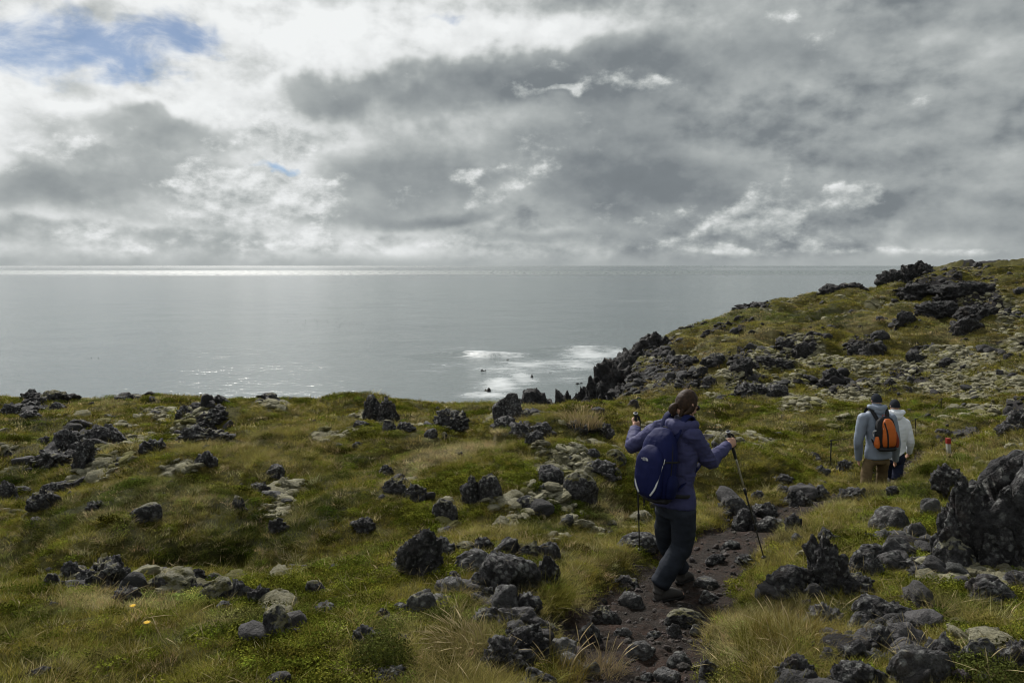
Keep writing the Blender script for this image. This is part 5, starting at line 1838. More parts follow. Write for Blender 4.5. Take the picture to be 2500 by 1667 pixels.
def hand_parts(wrist, grip_c, axis, palm_out, size=1.0):
    """a closed hand round a shaft: axis = shaft direction upward, palm_out = from shaft to the back of the hand"""
    ax = nrm(axis)
    po = nrm(np.asarray(palm_out) - ax * (np.asarray(palm_out) @ ax))
    sd_ = np.cross(ax, po)
    parts = []
    c = np.asarray(grip_c)
    knuck = c + po * .030 * size
    parts.append(loft([wrist, wrist * .45 + (c + po * .034 * size) * .55, knuck + sd_ * .012], [(.026 * size, .021 * size), (.040 * size, .019 * size), (.040 * size, .016 * size)], ax, 8, 12))
    for k, ln in enumerate((.95, 1.05, 1.0, .82)):
        oz = (1.5 - k) * .0195 * size
        pts = []
        for i in range(6):
            a = -0.35 + i / 5 * 3.7 * ln
            rr_ = .0275 * size
            pts.append(c + ax * (oz - .003 * i) + po * rr_ * math.cos(a) + sd_ * rr_ * math.sin(a))
        parts.append(loft(pts, [.0100 * size, .0098 * size, .0092 * size, .0088 * size, .0082 * size, .0068 * size], ax, 12, 8))
    pts = [wrist * .35 + knuck * .65 + ax * .018 * size, c + ax * .042 * size + po * .020 - sd_ * .022 * size, c + ax * .045 * size - po * .012 * size - sd_ * .026 * size, c + ax * .040 * size - po * .030 * size - sd_ * .006 * size]
    parts.append(loft(pts, [.012 * size, .0115 * size, .0105 * size, .008 * size], ax, 9, 8))
    return parts


def head_parts(c, fd, up, s=1.0):
    fd = nrm(fd)
    up = nrm(np.asarray(up) - fd * (np.asarray(up) @ fd))
    rt = np.cross(fd, up)
    ax = np.array([rt, fd, up])

    def shp(P_, D):
        P_ = P_.copy()
        low = np.clip(-D[:, 2], 0, 1)
        P_[:, 0] *= 1 - .28 * low ** 1.5
        P_[:, 1] += .012 * low * (D[:, 1] > -.2) - .02 * np.clip(-D[:, 1], 0, 1) * low
        P_[:, 1] *= np.where(D[:, 1] > .55, 0.97, 1.0)
        return P_
    parts = [ball(c, (.076 * s, .096 * s, .118 * s), ax, 3, shp)]
    L = lambda x_, y_, z_: np.asarray(c) + s * (rt * x_ + fd * y_ + up * z_)
    parts.append(loft([L(0, .090, .012), L(0, .104, -.012), L(0, .112, -.030), L(0, .096, -.040)], [.008 * s, .011 * s, .015 * s, .010 * s], rt, 8, 10))        # nose
    parts.append(ball(L(0, .078, -.098), (.026 * s, .020 * s, .018 * s), ax, 2))                                                                    # chin
    parts.append(loft([L(-.022, .088, -.066), L(0, .096, -.064), L(.022, .088, -.066)], [.004 * s, .0075 * s, .004 * s], fd, 7, 8))                        # upper lip
    parts.append(loft([L(-.018, .087, -.076), L(0, .094, -.077), L(.018, .087, -.076)], [.004 * s, .0075 * s, .004 * s], fd, 7, 8))                        # lower lip
    parts.append(loft([L(-.045, .080, .018), L(-.02, .094, .024), L(.02, .094, .024), L(.045, .080, .018)], [.006 * s, .009 * s, .009 * s, .006 * s], up, 8, 8))  # brow
    for sx in (-1, 1):
        parts.append(loft([L(sx * .074, -.008, .028), L(sx * .084, -.016, .012), L(sx * .080, -.010, -.014), L(sx * .073, .0, -.026)], [(.010 * s, .006 * s), (.015 * s, .007 * s), (.012 * s, .007 * s), (.006 * s, .005 * s)], fd, 8, 8))
        parts.append(ball(L(sx * .032, .082, .004), (.014 * s,) * 3, ax, 2))                                                                      # eye
    return parts, L, ax


def limb(a, b, c, ra, rb, rc, side=None, bulge=1.08, n=14, seg=14):
    a, b, c = map(np.asarray, (a, b, c))
    return loft([a, a * .6 + b * .4, b, b * .62 + c * .38, c], [ra, (ra * .6 + rb * .4) * bulge, rb, (rb * .7 + rc * .3) * bulge, rc], side, n, seg)


def boot_parts(ankle, heel, toe, up=(0, 0, 1)):
    ankle, heel, toe = map(np.asarray, (ankle, heel, toe))
    d = nrm(toe - heel)
    sd_ = nrm(np.cross(d, up))
    top = ankle + np.array([0, 0, .05])
    upr = [loft([top, ankle, (ankle * .6 + heel * .4) + np.array([0, 0, .0])], [.052, .050, .050], sd_, 8, 12),
           loft([heel + np.array([0, 0, .045]), heel * .6 + toe * .4 + np.array([0, 0, .060]), heel * .25 + toe * .75 + np.array([0, 0, .045]), toe - d * .02 + np.array([0, 0, .034])], [(.036, .042), (.043, .055), (.048, .040), (.034, .026)], sd_, 12, 14)]
    sole = [loft([heel - d * .01 + np.array([0, 0, .012]), heel * .6 + toe * .4 + np.array([0, 0, .012]), heel * .25 + toe * .75 + np.array([0, 0, .012]), toe + np.array([0, 0, .016])], [(.040, .014), (.044, .014), (.052, .014), (.034, .012)], sd_, 12, 14, 1.0)]
    return upr, sole


def person(name, J, look, mats, label, group, voxel=.006, hat=None, hands=None, jk=1.0, glasses=False, hood=True, hair=None):
    """J: joints in world metres. One skin for the body; clothes lie over it as children."""
    base_ = (J['pelvis'][0], J['pelvis'][1], min(J['heelR'][2], J['heelL'][2]))
    root = empty(name, base_)
    tag(root, label, 'person', group)
    rt = nrm(J['shR'] - J['shL'])
    up = nrm(J['neck'] - J['pelvis'])
    parts, L, hax = head_parts(J['head'], look, up)
    parts.append(loft([J['neck'] - up * .03, J['neck'] * .5 + J['head'] * .5, J['head'] - up * .03], [.058, .054, .056], rt, 8, 12))
    parts.append(loft([J['pelvis'] - up * .08, J['pelvis'], J['waist'], J['chest'], J['neck'] - up * .06, J['neck']], [(.13, .10), (.155, .11), (.13, .095), (.155, .105), (.13, .08), (.05, .05)], rt, 18, 18))
    for s_ in 'LR':
        parts.append(limb(J['sh' + s_], J['el' + s_], J['wr' + s_], .050, .040, .028, None))
        parts.append(limb(J['hip' + s_], J['kn' + s_], J['an' + s_], .085, .058, .042, None))
        parts.append(loft([J['an' + s_], J['heel' + s_] * .7 + J['toe' + s_] * .3 + np.array([0, 0, .05]), J['toe' + s_] + np.array([0, 0, .025])], [.040, .034, .024], rt, 8, 10))
        if hands and s_ in hands:
            ax_, po_ = hands[s_]
            parts += hand_parts(J['wr' + s_], J['ha' + s_], ax_, po_)
        else:
            w, h_ = J['wr' + s_], J['ha' + s_]
            d = nrm(h_ - w)
            sd_ = nrm(np.cross(d, rt)) if abs(d @ rt) < .95 else np.array([0, 1., 0])
            parts.append(loft([w, w * .4 + h_ * .6, h_], [(.028, .020), (.040, .018), (.036, .014)], sd_, 8, 10))
            for k in range(4):
                o = sd_ * (k - 1.5) * .019
                parts.append(loft([h_ + o, h_ + o + d * .04 - rt * .004, h_ + o * .9 + d * (.072 - .006 * abs(k - 1.3)) - rt * .018 * (1 if s_ == 'R' else -1)], [.0095, .009, .0075], rt, 6, 7))
            parts.append(loft([w + d * .03 + sd_ * .02, w + d * .06 + sd_ * .045, w + d * .09 + sd_ * .050], [.011, .010, .008], rt, 6, 7))
    place(fuse('body', parts, voxel, mats['skin'], None, 1), root)
    # jacket
    jp = [loft([J['hem'], J['pelvis'] * .6 + J['waist'] * .4, J['waist'], J['chest'], J['neck'] - up * .075, J['neck'] - up * .02, J['neck'] + up * .03],
               [(.198 * jk, .160 * jk), (.195 * jk, .150 * jk), (.180 * jk, .140 * jk), (.205 * jk, .145 * jk), (.175 * jk, .115 * jk), (.095, .090), (.080, .082)], rt, 30, 26)]
    for s_ in 'LR':
        w2 = J['wr' + s_] * 1.04 - J['el' + s_] * .04
        jp.append(limb(J['sh' + s_], J['el' + s_], w2, .082 * jk, .066 * jk, .048 * jk, None, 1.06, 20, 16))
        sh = J['sh' + s_]
        jp.append(ball(sh, (.085 * jk,) * 3, None, 2))
        jp.append(loft([J['chest'] * .35 + J['neck'] * .65, sh], [.085, .080], up, 6, 12))
    ob = fuse('jacket', jp, max(voxel * 1.3, .008), mats['jacket'], None, 3, folds(.013 if voxel < .008 else .006, 8.0, 3, up, 1.9))
    place(ob, root)
    if hood:
        b_ = -nrm(np.cross(up, rt)) if False else nrm(np.cross(rt, up)) * -1
        fwd = nrm(np.cross(up, rt))
        c0 = J['neck'] + up * (.05 if hat else .012)
        hp = [loft([c0 + rt * .095 + fwd * .05, c0 + rt * .125 - fwd * .03 - up * .01, c0 - fwd * .095 - up * .035, c0 - rt * .125 - fwd * .03 - up * .01, c0 - rt * .095 + fwd * .05],
                   [(.026, .032), (.042, .044), (.058, .060), (.042, .044), (.026, .032)], up, 22, 14),
              loft([c0 - fwd * .080 - up * .02, c0 - fwd * .115 - up * .085, c0 - fwd * .105 - up * .14], [(.105, .045), (.090, .040), (.03, .02)], rt, 10, 16)]
        place(fuse('hood', hp, .008, mats['jacket'], None, 2, folds(.007, 11.0, 8, rt, 1.5)), root)
        place(mesh_obj('collar', *loft([c0 - up * .02, c0 + up * .035, c0 + up * .05], [(.078, .078), (.074, .076), (.066, .068)], rt, 6, 20), mats['lining']), root)
    # trousers
    tp = [loft([J['pelvis'] + up * .10, J['pelvis'], J['pelvis'] - up * .09], [(.16, .125), (.172, .135), (.150, .125)], rt, 10, 22)]
    for s_ in 'LR':
        tp.append(limb(J['hip' + s_], J['kn' + s_], J['an' + s_] + np.array([0, 0, .03]), .108, .088, .078, None, 1.03, 20, 18))
    ob = fuse('trousers', tp, max(voxel * 1.4, .009), mats['trousers'], None, 3, folds(.012, 4.6, 5, (0.4, 0, 1), 1.9))
    place(ob, root)
    for s_ in 'LR':
        u_, so = boot_parts(J['an' + s_], J['heel' + s_], J['toe' + s_])
        bt = fuse('boot', u_, .007, mats['boot'], None, 2)
        place(bt, root)
        V, F_ = join(so)
        sole = mesh_obj('sole', V, F_, mats['sole'])
        sole.parent = bt
        sole.matrix_parent_inverse = bt.matrix_parent_inverse.copy()
        sole.matrix_parent_inverse = Matrix.Identity(4)
        sole.location = (0, 0, 0)
    if hat:
        def hs(P_, D):
            P_ = P_.copy()
            P_[:, 2] = np.where(P_[:, 2] < -.03, -.03 + (P_[:, 2] + .03) * .15, P_[:, 2])
            P_ *= (1 + .02 * np.sin(np.arctan2(D[:, 1], D[:, 0]) * 34) * sstep(D[:, 2], .9, .3))[:, None]
            return P_
        V, F_ = ball(L(0, -.006, .020), (.084, .105, .118), hax, 4, hs)
        ht = mesh_obj('knit_cap', V, F_, hat)
        place(ht, root)
        ring = [L(.080 * math.cos(a), -.006 + .101 * math.sin(a), -.002) for a in np.linspace(0, 2 * math.pi, 17)]
        rim = mesh_obj('cap_rim', *loft(ring, [(.007, .020)] * 17, hax[2], 40, 10), hat)
        rim.parent = ht
    if glasses:
        g = empty('sunglasses', tuple(L(0, .09, .005)))
        g.parent = root
        g.matrix_parent_inverse = Matrix.Translation(root.location).inverted()
        for sx in (-1, 1):
            V, F_ = ball(L(sx * .034, .093, .004), (.031, .010, .024), hax, 3)
            o = mesh_obj('lens', V, F_, M['glass'])
            place(o, g)
            o.matrix_parent_inverse = Matrix.Translation(Vector(tuple(L(0, .09, .005)))).inverted()
            V, F_ = loft([L(sx * .060, .088, .012), L(sx * .080, .04, .014), L(sx * .083, -.015, .012)], [.005, .004, .004], hax[2], 8, 6)
            o = mesh_obj('temple', V, F_, M['rubber'])
            place(o, g)
            o.matrix_parent_inverse = Matrix.Translation(Vector(tuple(L(0, .09, .005)))).inverted()
    if hair:
        def hs2(P_, D):
            P_ = P_.copy()
            face = sstep(D[:, 1], .42, .62) * sstep(.55 - D[:, 2], 0, .25)
            low = sstep(-D[:, 2], .62, .85)
            P_ *= (1 - .20 * np.maximum(face, low))[:, None]
            g = np.sin((D[:, 0] * 3.0 + D[:, 1] * 5 + fbm(D * 2.2, 2, 5) * 2) * 9)
            P_ *= (1 + .024 * g)[:, None]
            return P_
        hp = [ball(L(0, -.010, .014), (.089, .101, .118), hax, 4, hs2)]
        hp.append(loft([L(-.02, -.085, -.03), L(-.026, -.112, -.062), L(-.022, -.108, -.092), L(-.01, -.085, -.110)], [.026, .034, .031, .018], hax[0], 14, 14))
        hp.append(loft([L(.062, .02, -.02), L(.062, .0, -.06), L(.045, -.03, -.095), L(.03, -.035, -.13)], [.012, .012, .011, .005], hax[0], 12, 8))
        hp.append(loft([L(.04, -.06, -.05), L(.035, -.06, -.10), L(.03, -.05, -.15)], [.020, .016, .006], hax[0], 10, 8))
        hp.append(loft([L(-.07, -.03, .0), L(-.075, -.045, -.05), L(-.055, -.065, -.10), L(-.03, -.07, -.13)], [.022, .024, .020, .008], hax[0], 12, 10))
        hp.append(loft([L(.075, -.01, .0), L(.074, -.025, -.05), L(.055, -.05, -.09)], [.020, .020, .010], hax[0], 12, 10))
        V, F_ = join(hp)
        place(mesh_obj('hair', V, F_, hair), root)
    return root


# ---- the near walker
Y1 = hit(1630, 1466, HG)[1] + .02
K = lambda cx, cy_, d_=0.0: at(1450 + cx / 2.53, 900 + cy_ / 2.53, Y1 + d_)
J1 = dict(pelvis=K(500, 845, .10), hem=K(498, 842, .10), waist=K(503, 700, .12), chest=K(515, 500, .13), neck=K(545, 335, .12), head=K(574, 222, .15),
          shR=K(606, 415, .0), shL=K(415, 368, .25), elR=K(716, 572, .10), wrR=K(838, 512, .30), haR=K(852, 470, .34),
          elL=K(243, 478, .42), wrL=K(252, 398, .62), haL=K(254, 352, .66),
          hipR=K(552, 868, .02), hipL=K(455, 868, .16), knR=K(545, 1085, .05), knL=K(446, 1060, .34), anR=K(428, 1352, -.02), anL=K(545, 1300, .42))


def foot(J, s_, heel, toe):
    for nm_, p in (('heel', heel), ('toe', toe)):
        J[nm_ + s_] = np.array([p[0], p[1], HG([p[0]], [p[1]])[0] + .004])


hR = K(385, 1400, -.06)
tR = K(545, 1400, .10)
foot(J1, 'R', hR, tR)
J1['anR'] = np.array([J1['heelR'][0] + .03, J1['heelR'][1] + .03, max(J1['heelR'][2], J1['toeR'][2]) + .11])
hL = K(525, 1340, .42)
tL = K(600, 1340, .62)
foot(J1, 'L', hL, tL)
J1['anL'] = np.array([J1['heelL'][0] + .02, J1['heelL'][1] + .04, max(J1['heelL'][2], J1['toeL'][2]) + .11])
pole_top_R, pole_top_L = K(829, 388, .36), K(258, 275, .70)
tipR = hit(1450 + 1058 / 2.53, 900 + 1180 / 2.53, HG)
tipL = hit(1450 + 283 / 2.53, 900 + 1130 / 2.53, HG)


def pole(name, top, tip, label):
    top, tip = np.asarray(top, float), np.asarray(tip, float)
    tip = tip - np.array([0, 0, .02])
    d = tip - top
    ln = np.linalg.norm(d)
    root = empty(name, tuple(tip))
    tag(root, label, 'walking pole', 'walking poles of the near walker')
    P_ = lambda t_: top + d / ln * t_
    add = lambda nm, v, m_: place(mesh_obj(nm, v[0], v[1], m_), root)
    add('grip', loft([P_(0.004), P_(.05), P_(.10), P_(.17), P_(.27)], [.0165, .0145, .0175, .0150, .0135], None, 18, 12), M['rubber'])
    ring = [P_(-.004) + .021 * (math.cos(a) * nrm(np.cross(d, (0, 1, .2))) + math.sin(a) * nrm(np.cross(np.cross(d, (0, 1, .2)), d))) for a in np.linspace(0, 6.2832, 13)]
    add('grip_top', loft([P_(.008), P_(-.002), P_(-.008)], [.0165, .022, .012], None, 6, 14), M['silver'])
    add('grip_cap', loft([P_(-.006), P_(-.013)], [.016, .013], None, 4, 14), M['rubber'])
    add('upper_shaft', loft([P_(.26), P_(.40), P_(min(.56, ln * .45))], [.009, .009, .009], None, 6, 10), M['alu'])
    add('clamp', loft([P_(ln * .45 - .03), P_(ln * .45 + .03)], [.014, .013], None, 4, 10), M['rubber'])
    add('middle_shaft', loft([P_(ln * .45), P_(ln * .72)], [.0082, .0080], None, 4, 10), M['dtube'])
    add('clamp', loft([P_(ln * .72 - .03), P_(ln * .72 + .03)], [.013, .012], None, 4, 10), M['rubber'])
    add('lower_shaft', loft([P_(ln * .72), P_(ln - .05)], [.0068, .0062], None, 4, 10), M['dtube'])
    add('basket', loft([P_(ln - .065), P_(ln - .055), P_(ln - .05)], [.012, .024, .020], None, 6, 12), M['rubber'])
    add('tip', loft([P_(ln - .05), P_(ln)], [.007, .003], None, 4, 8), M['alu'])
    w = nrm(np.cross(d, (0, 1, 0)))
    add('wrist_strap', loft([P_(.02), P_(.05) + w * .03, P_(.12) + w * .035, P_(.16) + w * .02], [(.010, .002)] * 4, None, 12, 8), M['black'])
    return root


axR, axL = nrm(pole_top_R - tipR), nrm(pole_top_L - tipL)
J1['haR'] = pole_top_R - axR * .105
J1['haL'] = pole_top_L - axL * .105
J1['wrR'] = J1['haR'] + nrm(J1['elR'] - J1['haR']) * .085
J1['wrL'] = J1['haL'] + nrm(J1['elL'] - J1['haL']) * .085
hd = {'R': (axR, np.array([.55, .1, 0.1]) + .3 * nrm(J1['elR'] - J1['haR'])), 'L': (axL, np.array([-.6, -.3, 0.1]) + .3 * nrm(J1['elL'] - J1['haL']))}
person('person', J1, (.86, .46, -.38), dict(skin=M['skin'], jacket=M['purple'], trousers=M['slate'], boot=M['boot'], sole=M['sole'], lining=M['collar']),
       'walker in purple-blue jacket and slate trousers leaning on two poles', 'walkers on the coast path', .006, None, hd, .94, True, True, M['hair'])
pole('walking_pole', pole_top_R, tipR, 'walking pole in the right hand, its tip right of the trail')
pole('walking_pole', pole_top_L, tipL, 'walking pole in the left hand, seen left of the blue pack')


def pack(J, label, style, scale=1.0, off=0.0):
    rt = nrm(J['shR'] - J['shL'])
    up = nrm(J['neck'] - J['pelvis'])
    fw = nrm(np.cross(up, rt))
    rt = nrm(np.cross(fw, up))
    c = J['chest'] * .62 + J['waist'] * .38 - fw * (.145 + off)
    L = lambda x_, y_, z_: c + scale * (rt * x_ - fw * y_ + up * z_)        # right, out of the back, up
    root = empty('backpack', tuple(L(0, .05, -.28)))
    tag(root, label, 'backpack', 'backpacks on the walkers')

    def add(nm, v, m_, par=None):
        o = mesh_obj(nm, v[0], v[1], m_)
        return place(o, root)
    wr = folds(.006, 9, 4, up, .7)
    if style == 'navy':
        add_f = lambda nm, parts, m_, vx=.008: place(fuse(nm, parts, vx * scale, m_, None, 3, wr), root)
        add_f('main_compartment', [loft([L(0, .06, -.27), L(0, .09, -.20), L(0, .10, -.02), L(0, .09, .16), L(0, .06, .25), L(0, .03, .285)], [(.10, .06), (.150, .095), (.158, .105), (.148, .100), (.105, .080), (.05, .04)], rt, 26, 28, .8)], M['navy'])
        fp = add_f('front_pocket', [loft([L(-.005, .17, -.25), L(-.005, .20, -.18), L(-.005, .205, 0), L(-.005, .185, .10), L(-.005, .155, .17)], [(.10, .035), (.128, .055), (.130, .055), (.112, .05), (.05, .03)], rt, 22, 24, .9)], M['navy'])
        add_f('top_pocket', [loft([L(-.095, .12, .155), L(-.04, .145, .190), L(.04, .145, .190), L(.10, .115, .155)], [.020, .034, .034, .020], up, 14, 16)], M['navy'])
        add_f('side_pocket', [loft([L(.145, .09, -.24), L(.160, .10, -.14), L(.160, .09, -.06)], [(.05, .03), (.070, .038), (.055, .02)], fw, 12, 16)], M['navy2'])
        add_f('side_pocket', [loft([L(-.145, .09, -.24), L(-.160, .10, -.14), L(-.160, .09, -.06)], [(.05, .03), (.070, .038), (.055, .02)], fw, 12, 16)], M['navy2'])
        add_f('base_panel', [loft([L(-.12, .085, -.275), L(0, .10, -.285), L(.12, .085, -.275)], [(.075, .025), (.095, .030), (.075, .025)], fw, 12, 18)], M['black'])
        for sx in (-1, 1):
            add('reflective_strap', loft([L(sx * .122, .205, .03), L(sx * .118, .228, -.04), L(sx * .112, .243, -.11), L(sx * .098, .250, -.165), L(sx * .060, .252, -.225)], [(.003, .0085)] * 5, -fw, 16, 8), M['silver'])
            add('zip_pull', loft([L(sx * .128, .185, .085), L(sx * .130, .195, .055), L(sx * .128, .197, .04)], [.0035, .0035, .004], rt, 6, 6), M['silver'])
            sh = J['shR'] if sx > 0 else J['shL']
            top = J['neck'] * .45 + sh * .55
            add('shoulder_strap', loft([L(sx * .075, .02, .19), top + up * .095 - fw * .06, top + up * .098 + fw * .05, top + fw * .155 - up * .08, J['chest'] + rt * sx * .14 + fw * .15 - up * .10, L(sx * .15, .03, -.20)], [(.030, .010), (.034, .012), (.034, .012), (.032, .010), (.022, .007), (.012, .005)], rt, 30, 12), M['navy2'])
            add('hip_belt', loft([L(sx * .13, .04, -.24), L(sx * .19, -.08, -.245), L(sx * .16, -.22, -.25)], [(.016, .006), (.016, .006), (.012, .005)], up, 14, 10), M['black'])
            add('compression_strap', loft([L(sx * .118, .20, .055), L(sx * .165, .12, .06), L(sx * .150, .02, .05)], [(.008, .003)] * 3, up, 12, 8), M['black'])
        add('zipper', loft([L(-.118, .205, -.02), L(-.105, .200, .09), L(-.05, .178, .168), L(.04, .178, .168), L(.098, .200, .09), L(.112, .21, -.02)], [.0060] * 6, up, 40, 6), M['black'])
        add('main_zipper', loft([L(.158, .13, -.12), L(.160, .13, .05), L(.135, .115, .20), L(.06, .095, .285), L(-.06, .095, .285), L(-.135, .115, .20), L(-.160, .13, .05), L(-.158, .13, -.12)], [.0055] * 8, up, 50, 6), M['black'])
        add('haul_loop', loft([L(-.03, .04, .275), L(-.02, .05, .315), L(.02, .05, .315), L(.03, .04, .275)], [(.009, .004)] * 4, fw, 14, 8), M['black'])
        # maker's mark: quarter dome beside three lines of letters
        fv = np.empty(len(fp.data.vertices) * 3, np.float32)
        fp.data.vertices.foreach_get('co', fv)
        fv = fv.reshape(-1, 3) - c
        fu, fo, fz_ = fv @ rt, -(fv @ fw), fv @ up
        fsel = (np.abs(fu + .012) < .028) & (np.abs(fz_ - .062) < .022)
        oy = fo[fsel].max() + .002
        lg = empty('logo', tuple(L(-.012, oy, .062)))
        lg.parent = root
        lg.matrix_parent_inverse = Matrix.Translation(root.location).inverted()
        zero = L(-.012, oy, .062)
        tx, ty = rt, up
        def on(u_, v_):
            p = zero + tx * u_ + ty * v_
            return p
        lm = M['silver']
        for k_, (r0, r1) in enumerate(((.006, .010), (.0125, .0165), (.019, .024))):
            A = np.linspace(math.pi / 2, 0, 14)
            V = [on(.004 + rr_ * math.cos(a), -.010 + rr_ * math.sin(a)) - fw * dd_ for a in A for rr_ in (r0, r1) for dd_ in (0, .003)]
            F_ = []
            for i in range(13):
                b0 = i * 4
                for (p0, p1) in ((0, 1), (1, 3), (3, 2), (2, 0)):
                    F_.append((b0 + p0, b0 + p1, b0 + 4 + p1, b0 + 4 + p0))
            o = mesh_obj('dome_arc', V, F_, lm, smooth=False)
            o.parent = lg
            o.matrix_parent_inverse = Matrix.Translation(lg.location).inverted()
        for i, word in enumerate(('THE', 'NORTH', 'FACE')):
            cu = bpy.data.curves.new('lettering', 'FONT')
            cu.body = word
            cu.size = .0125
            cu.align_x = 'RIGHT'
            cu.extrude = .0012
            cu.materials.append(lm)
            tmp = bpy.data.objects.new('tmp', cu)
            COL.objects.link(tmp)
            dg = bpy.context.evaluated_depsgraph_get()
            lme = bpy.data.meshes.new_from_object(tmp.evaluated_get(dg))
            bpy.data.objects.remove(tmp)
            lme.materials.clear()
            lme.materials.append(lm)
            o = bpy.data.objects.new('lettering', lme)
            COL.objects.link(o)
            p = on(.000, .006 - i * .0095)
            mt = Matrix((Vector(tx), Vector(ty), Vector(-fw))).transposed().to_4x4()
            mt.translation = Vector(p)
            o.parent = lg
            o.matrix_parent_inverse = Matrix.Translation(lg.location).inverted()
            o.matrix_basis = mt
    else:
        add_f = lambda nm, parts, m_, vx=.010: place(fuse(nm, parts, vx * scale, m_, None, 2, wr), root)
        add_f('main_compartment', [loft([L(0, .05, -.27), L(0, .07, -.20), L(0, .08, 0), L(0, .07, .20), L(0, .05, .27)], [(.13, .06), (.165, .085), (.165, .09), (.14, .08), (.09, .05)], rt, 20, 24, .8)], M['black'])
        add_f('front_pocket', [loft([L(.02, .14, -.20), L(.02, .165, -.12), L(.02, .165, .05), L(.01, .15, .18), L(.01, .125, .25)], [(.095, .04), (.110, .06), (.105, .06), (.090, .05), (.05, .03)], rt, 20, 20, .8)], M['orange'])
        add_f('side_pocket', [loft([L(-.155, .10, -.22), L(-.160, .11, -.15), L(-.150, .11, -.04)], [(.055, .035), (.060, .04), (.04, .02)], fw, 12, 14)], M['orange'])
        add_f('side_pocket', [loft([L(.165, .10, -.22), L(.170, .11, -.12), L(.160, .10, .03)], [(.055, .03), (.060, .035), (.035, .02)], fw, 12, 14)], M['rust'])
        add('centre_strap', loft([L(-.060, .185, .20), L(-.035, .222, .06), L(-.030, .232, -.10), L(-.02, .20, -.22)], [(.014, .005)] * 4, rt, 16, 8), M['black'])
        add('zipper', loft([L(-.075, .185, .02), L(-.07, .18, .13), L(-.04, .16, .23), L(.05, .16, .235), L(.09, .18, .13), L(.105, .20, -.02)], [.006] * 6, up, 30, 6), M['silver'])
        add_f('base_panel', [loft([L(-.13, .10, -.245), L(0, .12, -.25), L(.13, .10, -.245)], [(.08, .035), (.10, .04), (.08, .035)], fw, 12, 16)], M['black'])
        add('haul_loop', loft([L(-.03, .04, .27), L(-.02, .05, .31), L(.02, .05, .31), L(.03, .04, .27)], [(.010, .005)] * 4, fw, 12, 8), M['rust'])
        for sx in (-1, 1):
            sh = J['shR'] if sx > 0 else J['shL']
            top = J['neck'] * .45 + sh * .55
            add('shoulder_strap', loft([L(sx * .08, .02, .20), top + up * .10 - fw * .06, top + up * .10 + fw * .06, top + fw * .165 - up * .10, L(sx * .16, .02, -.20)], [(.034, .012), (.036, .013), (.034, .012), (.028, .010), (.012, .006)], rt, 24, 10), M['black'])
            add('side_strap', loft([L(sx * .155, .10, .06), L(sx * .175, .06, .05), L(sx * .178, .02, .02), L(sx * .175, .03, -.05)], [(.012, .004)] * 4, up, 12, 8), M['silver'])
    return root


pack(J1, 'navy blue daypack with silver straps on the near walker', 'navy')

# ---- the two walkers ahead
def far_joints(Kf, fwd, pts, ground_drop=0.0):
    J = {k: Kf(*v) for k, v in pts.items()}
    for s_ in 'LR':
        a = J['an' + s_]
        gz = HG([a[0]], [a[1]])[0]
        J['heel' + s_] = np.array([a[0] - fwd[0] * .07, a[1] - fwd[1] * .07, gz + .004])
        J['toe' + s_] = np.array([a[0] + fwd[0] * .20, a[1] + fwd[1] * .20, gz + .006])
        J['an' + s_] = np.array([a[0], a[1], gz + .11])
        J['kn' + s_] = np.array([J['kn' + s_][0], J['kn' + s_][1], J['an' + s_][2] + .40])
    return J


Y2 = 12.4
K2 = lambda cx, cy_, d_=0.0: at(1980 + cx / 3.92, 900 + cy_ / 3.92, Y2 + d_)
J2 = far_joints(K2, (0.1, 1), dict(pelvis=(640, 850, 0), hem=(645, 850, 0), waist=(645, 700, .02), chest=(640, 540, .05), neck=(628, 385, .06), head=(626, 312, .10), shR=(765, 475, .04), shL=(500, 475, .04),
                                 elR=(812, 690, .02), elL=(455, 690, .0), wrR=(806, 870, .16), wrL=(455, 860, .10), haR=(802, 905, .20), haL=(458, 900, .12),
                                 hipR=(690, 880, 0), hipL=(570, 880, 0), knR=(680, 1040, .10), knL=(535, 1040, -.02), anR=(665, 1190, .22), anL=(510, 1200, -.12)))
print('walker 2 height', K2(626, 240, .1)[2] - J2['heelR'][2], J2['heelL'][2])
person('person', J2, (.05, 1, -.1), dict(skin=M['skin'], jacket=M['gjacket'], trousers=M['khaki'], boot=M['boot'], sole=M['sole'], lining=M['gjacket']),
       'walker in grey-blue jacket and khaki trousers seen from behind', 'walkers on the coast path', .010, M['beanie'], None, 1.12)
pack(J2, 'orange and black backpack on the grey-jacket walker', 'orange', 1.0, .02)
Y3 = 13.4
K3 = lambda cx, cy_, d_=0.0: at(1980 + cx / 3.92, 900 + cy_ / 3.92, Y3 + d_)
J3 = far_joints(K3, (0.1, 1), dict(pelvis=(800, 850, 0), hem=(815, 825, 0), waist=(810, 720, .02), chest=(815, 580, .03), neck=(805, 435, .05), head=(800, 362, .08), shR=(905, 520, .03), shL=(712, 520, .03),
                                 elR=(952, 690, -.02), elL=(675, 700, .0), wrR=(940, 800, .10), wrL=(680, 840, .12), haR=(925, 825, .14), haL=(685, 880, .15),
                                 hipR=(850, 870, 0), hipL=(755, 870, 0), knR=(835, 1020, .05), knL=(760, 1020, .12), anR=(815, 1150, -.05), anL=(765, 1150, .25)))
print('walker 3 height', K3(800, 297, .1)[2] - J3['heelR'][2])
person('person', J3, (.0, 1, -.05), dict(skin=M['skin'], jacket=M['wjacket'], trousers=M['denim'], boot=M['boot'], sole=M['sole'], lining=M['wjacket']),
       'walker in white jacket and dark blue trousers beyond the orange pack', 'walkers on the coast path', .010, M['beanie'], None, 1.0)

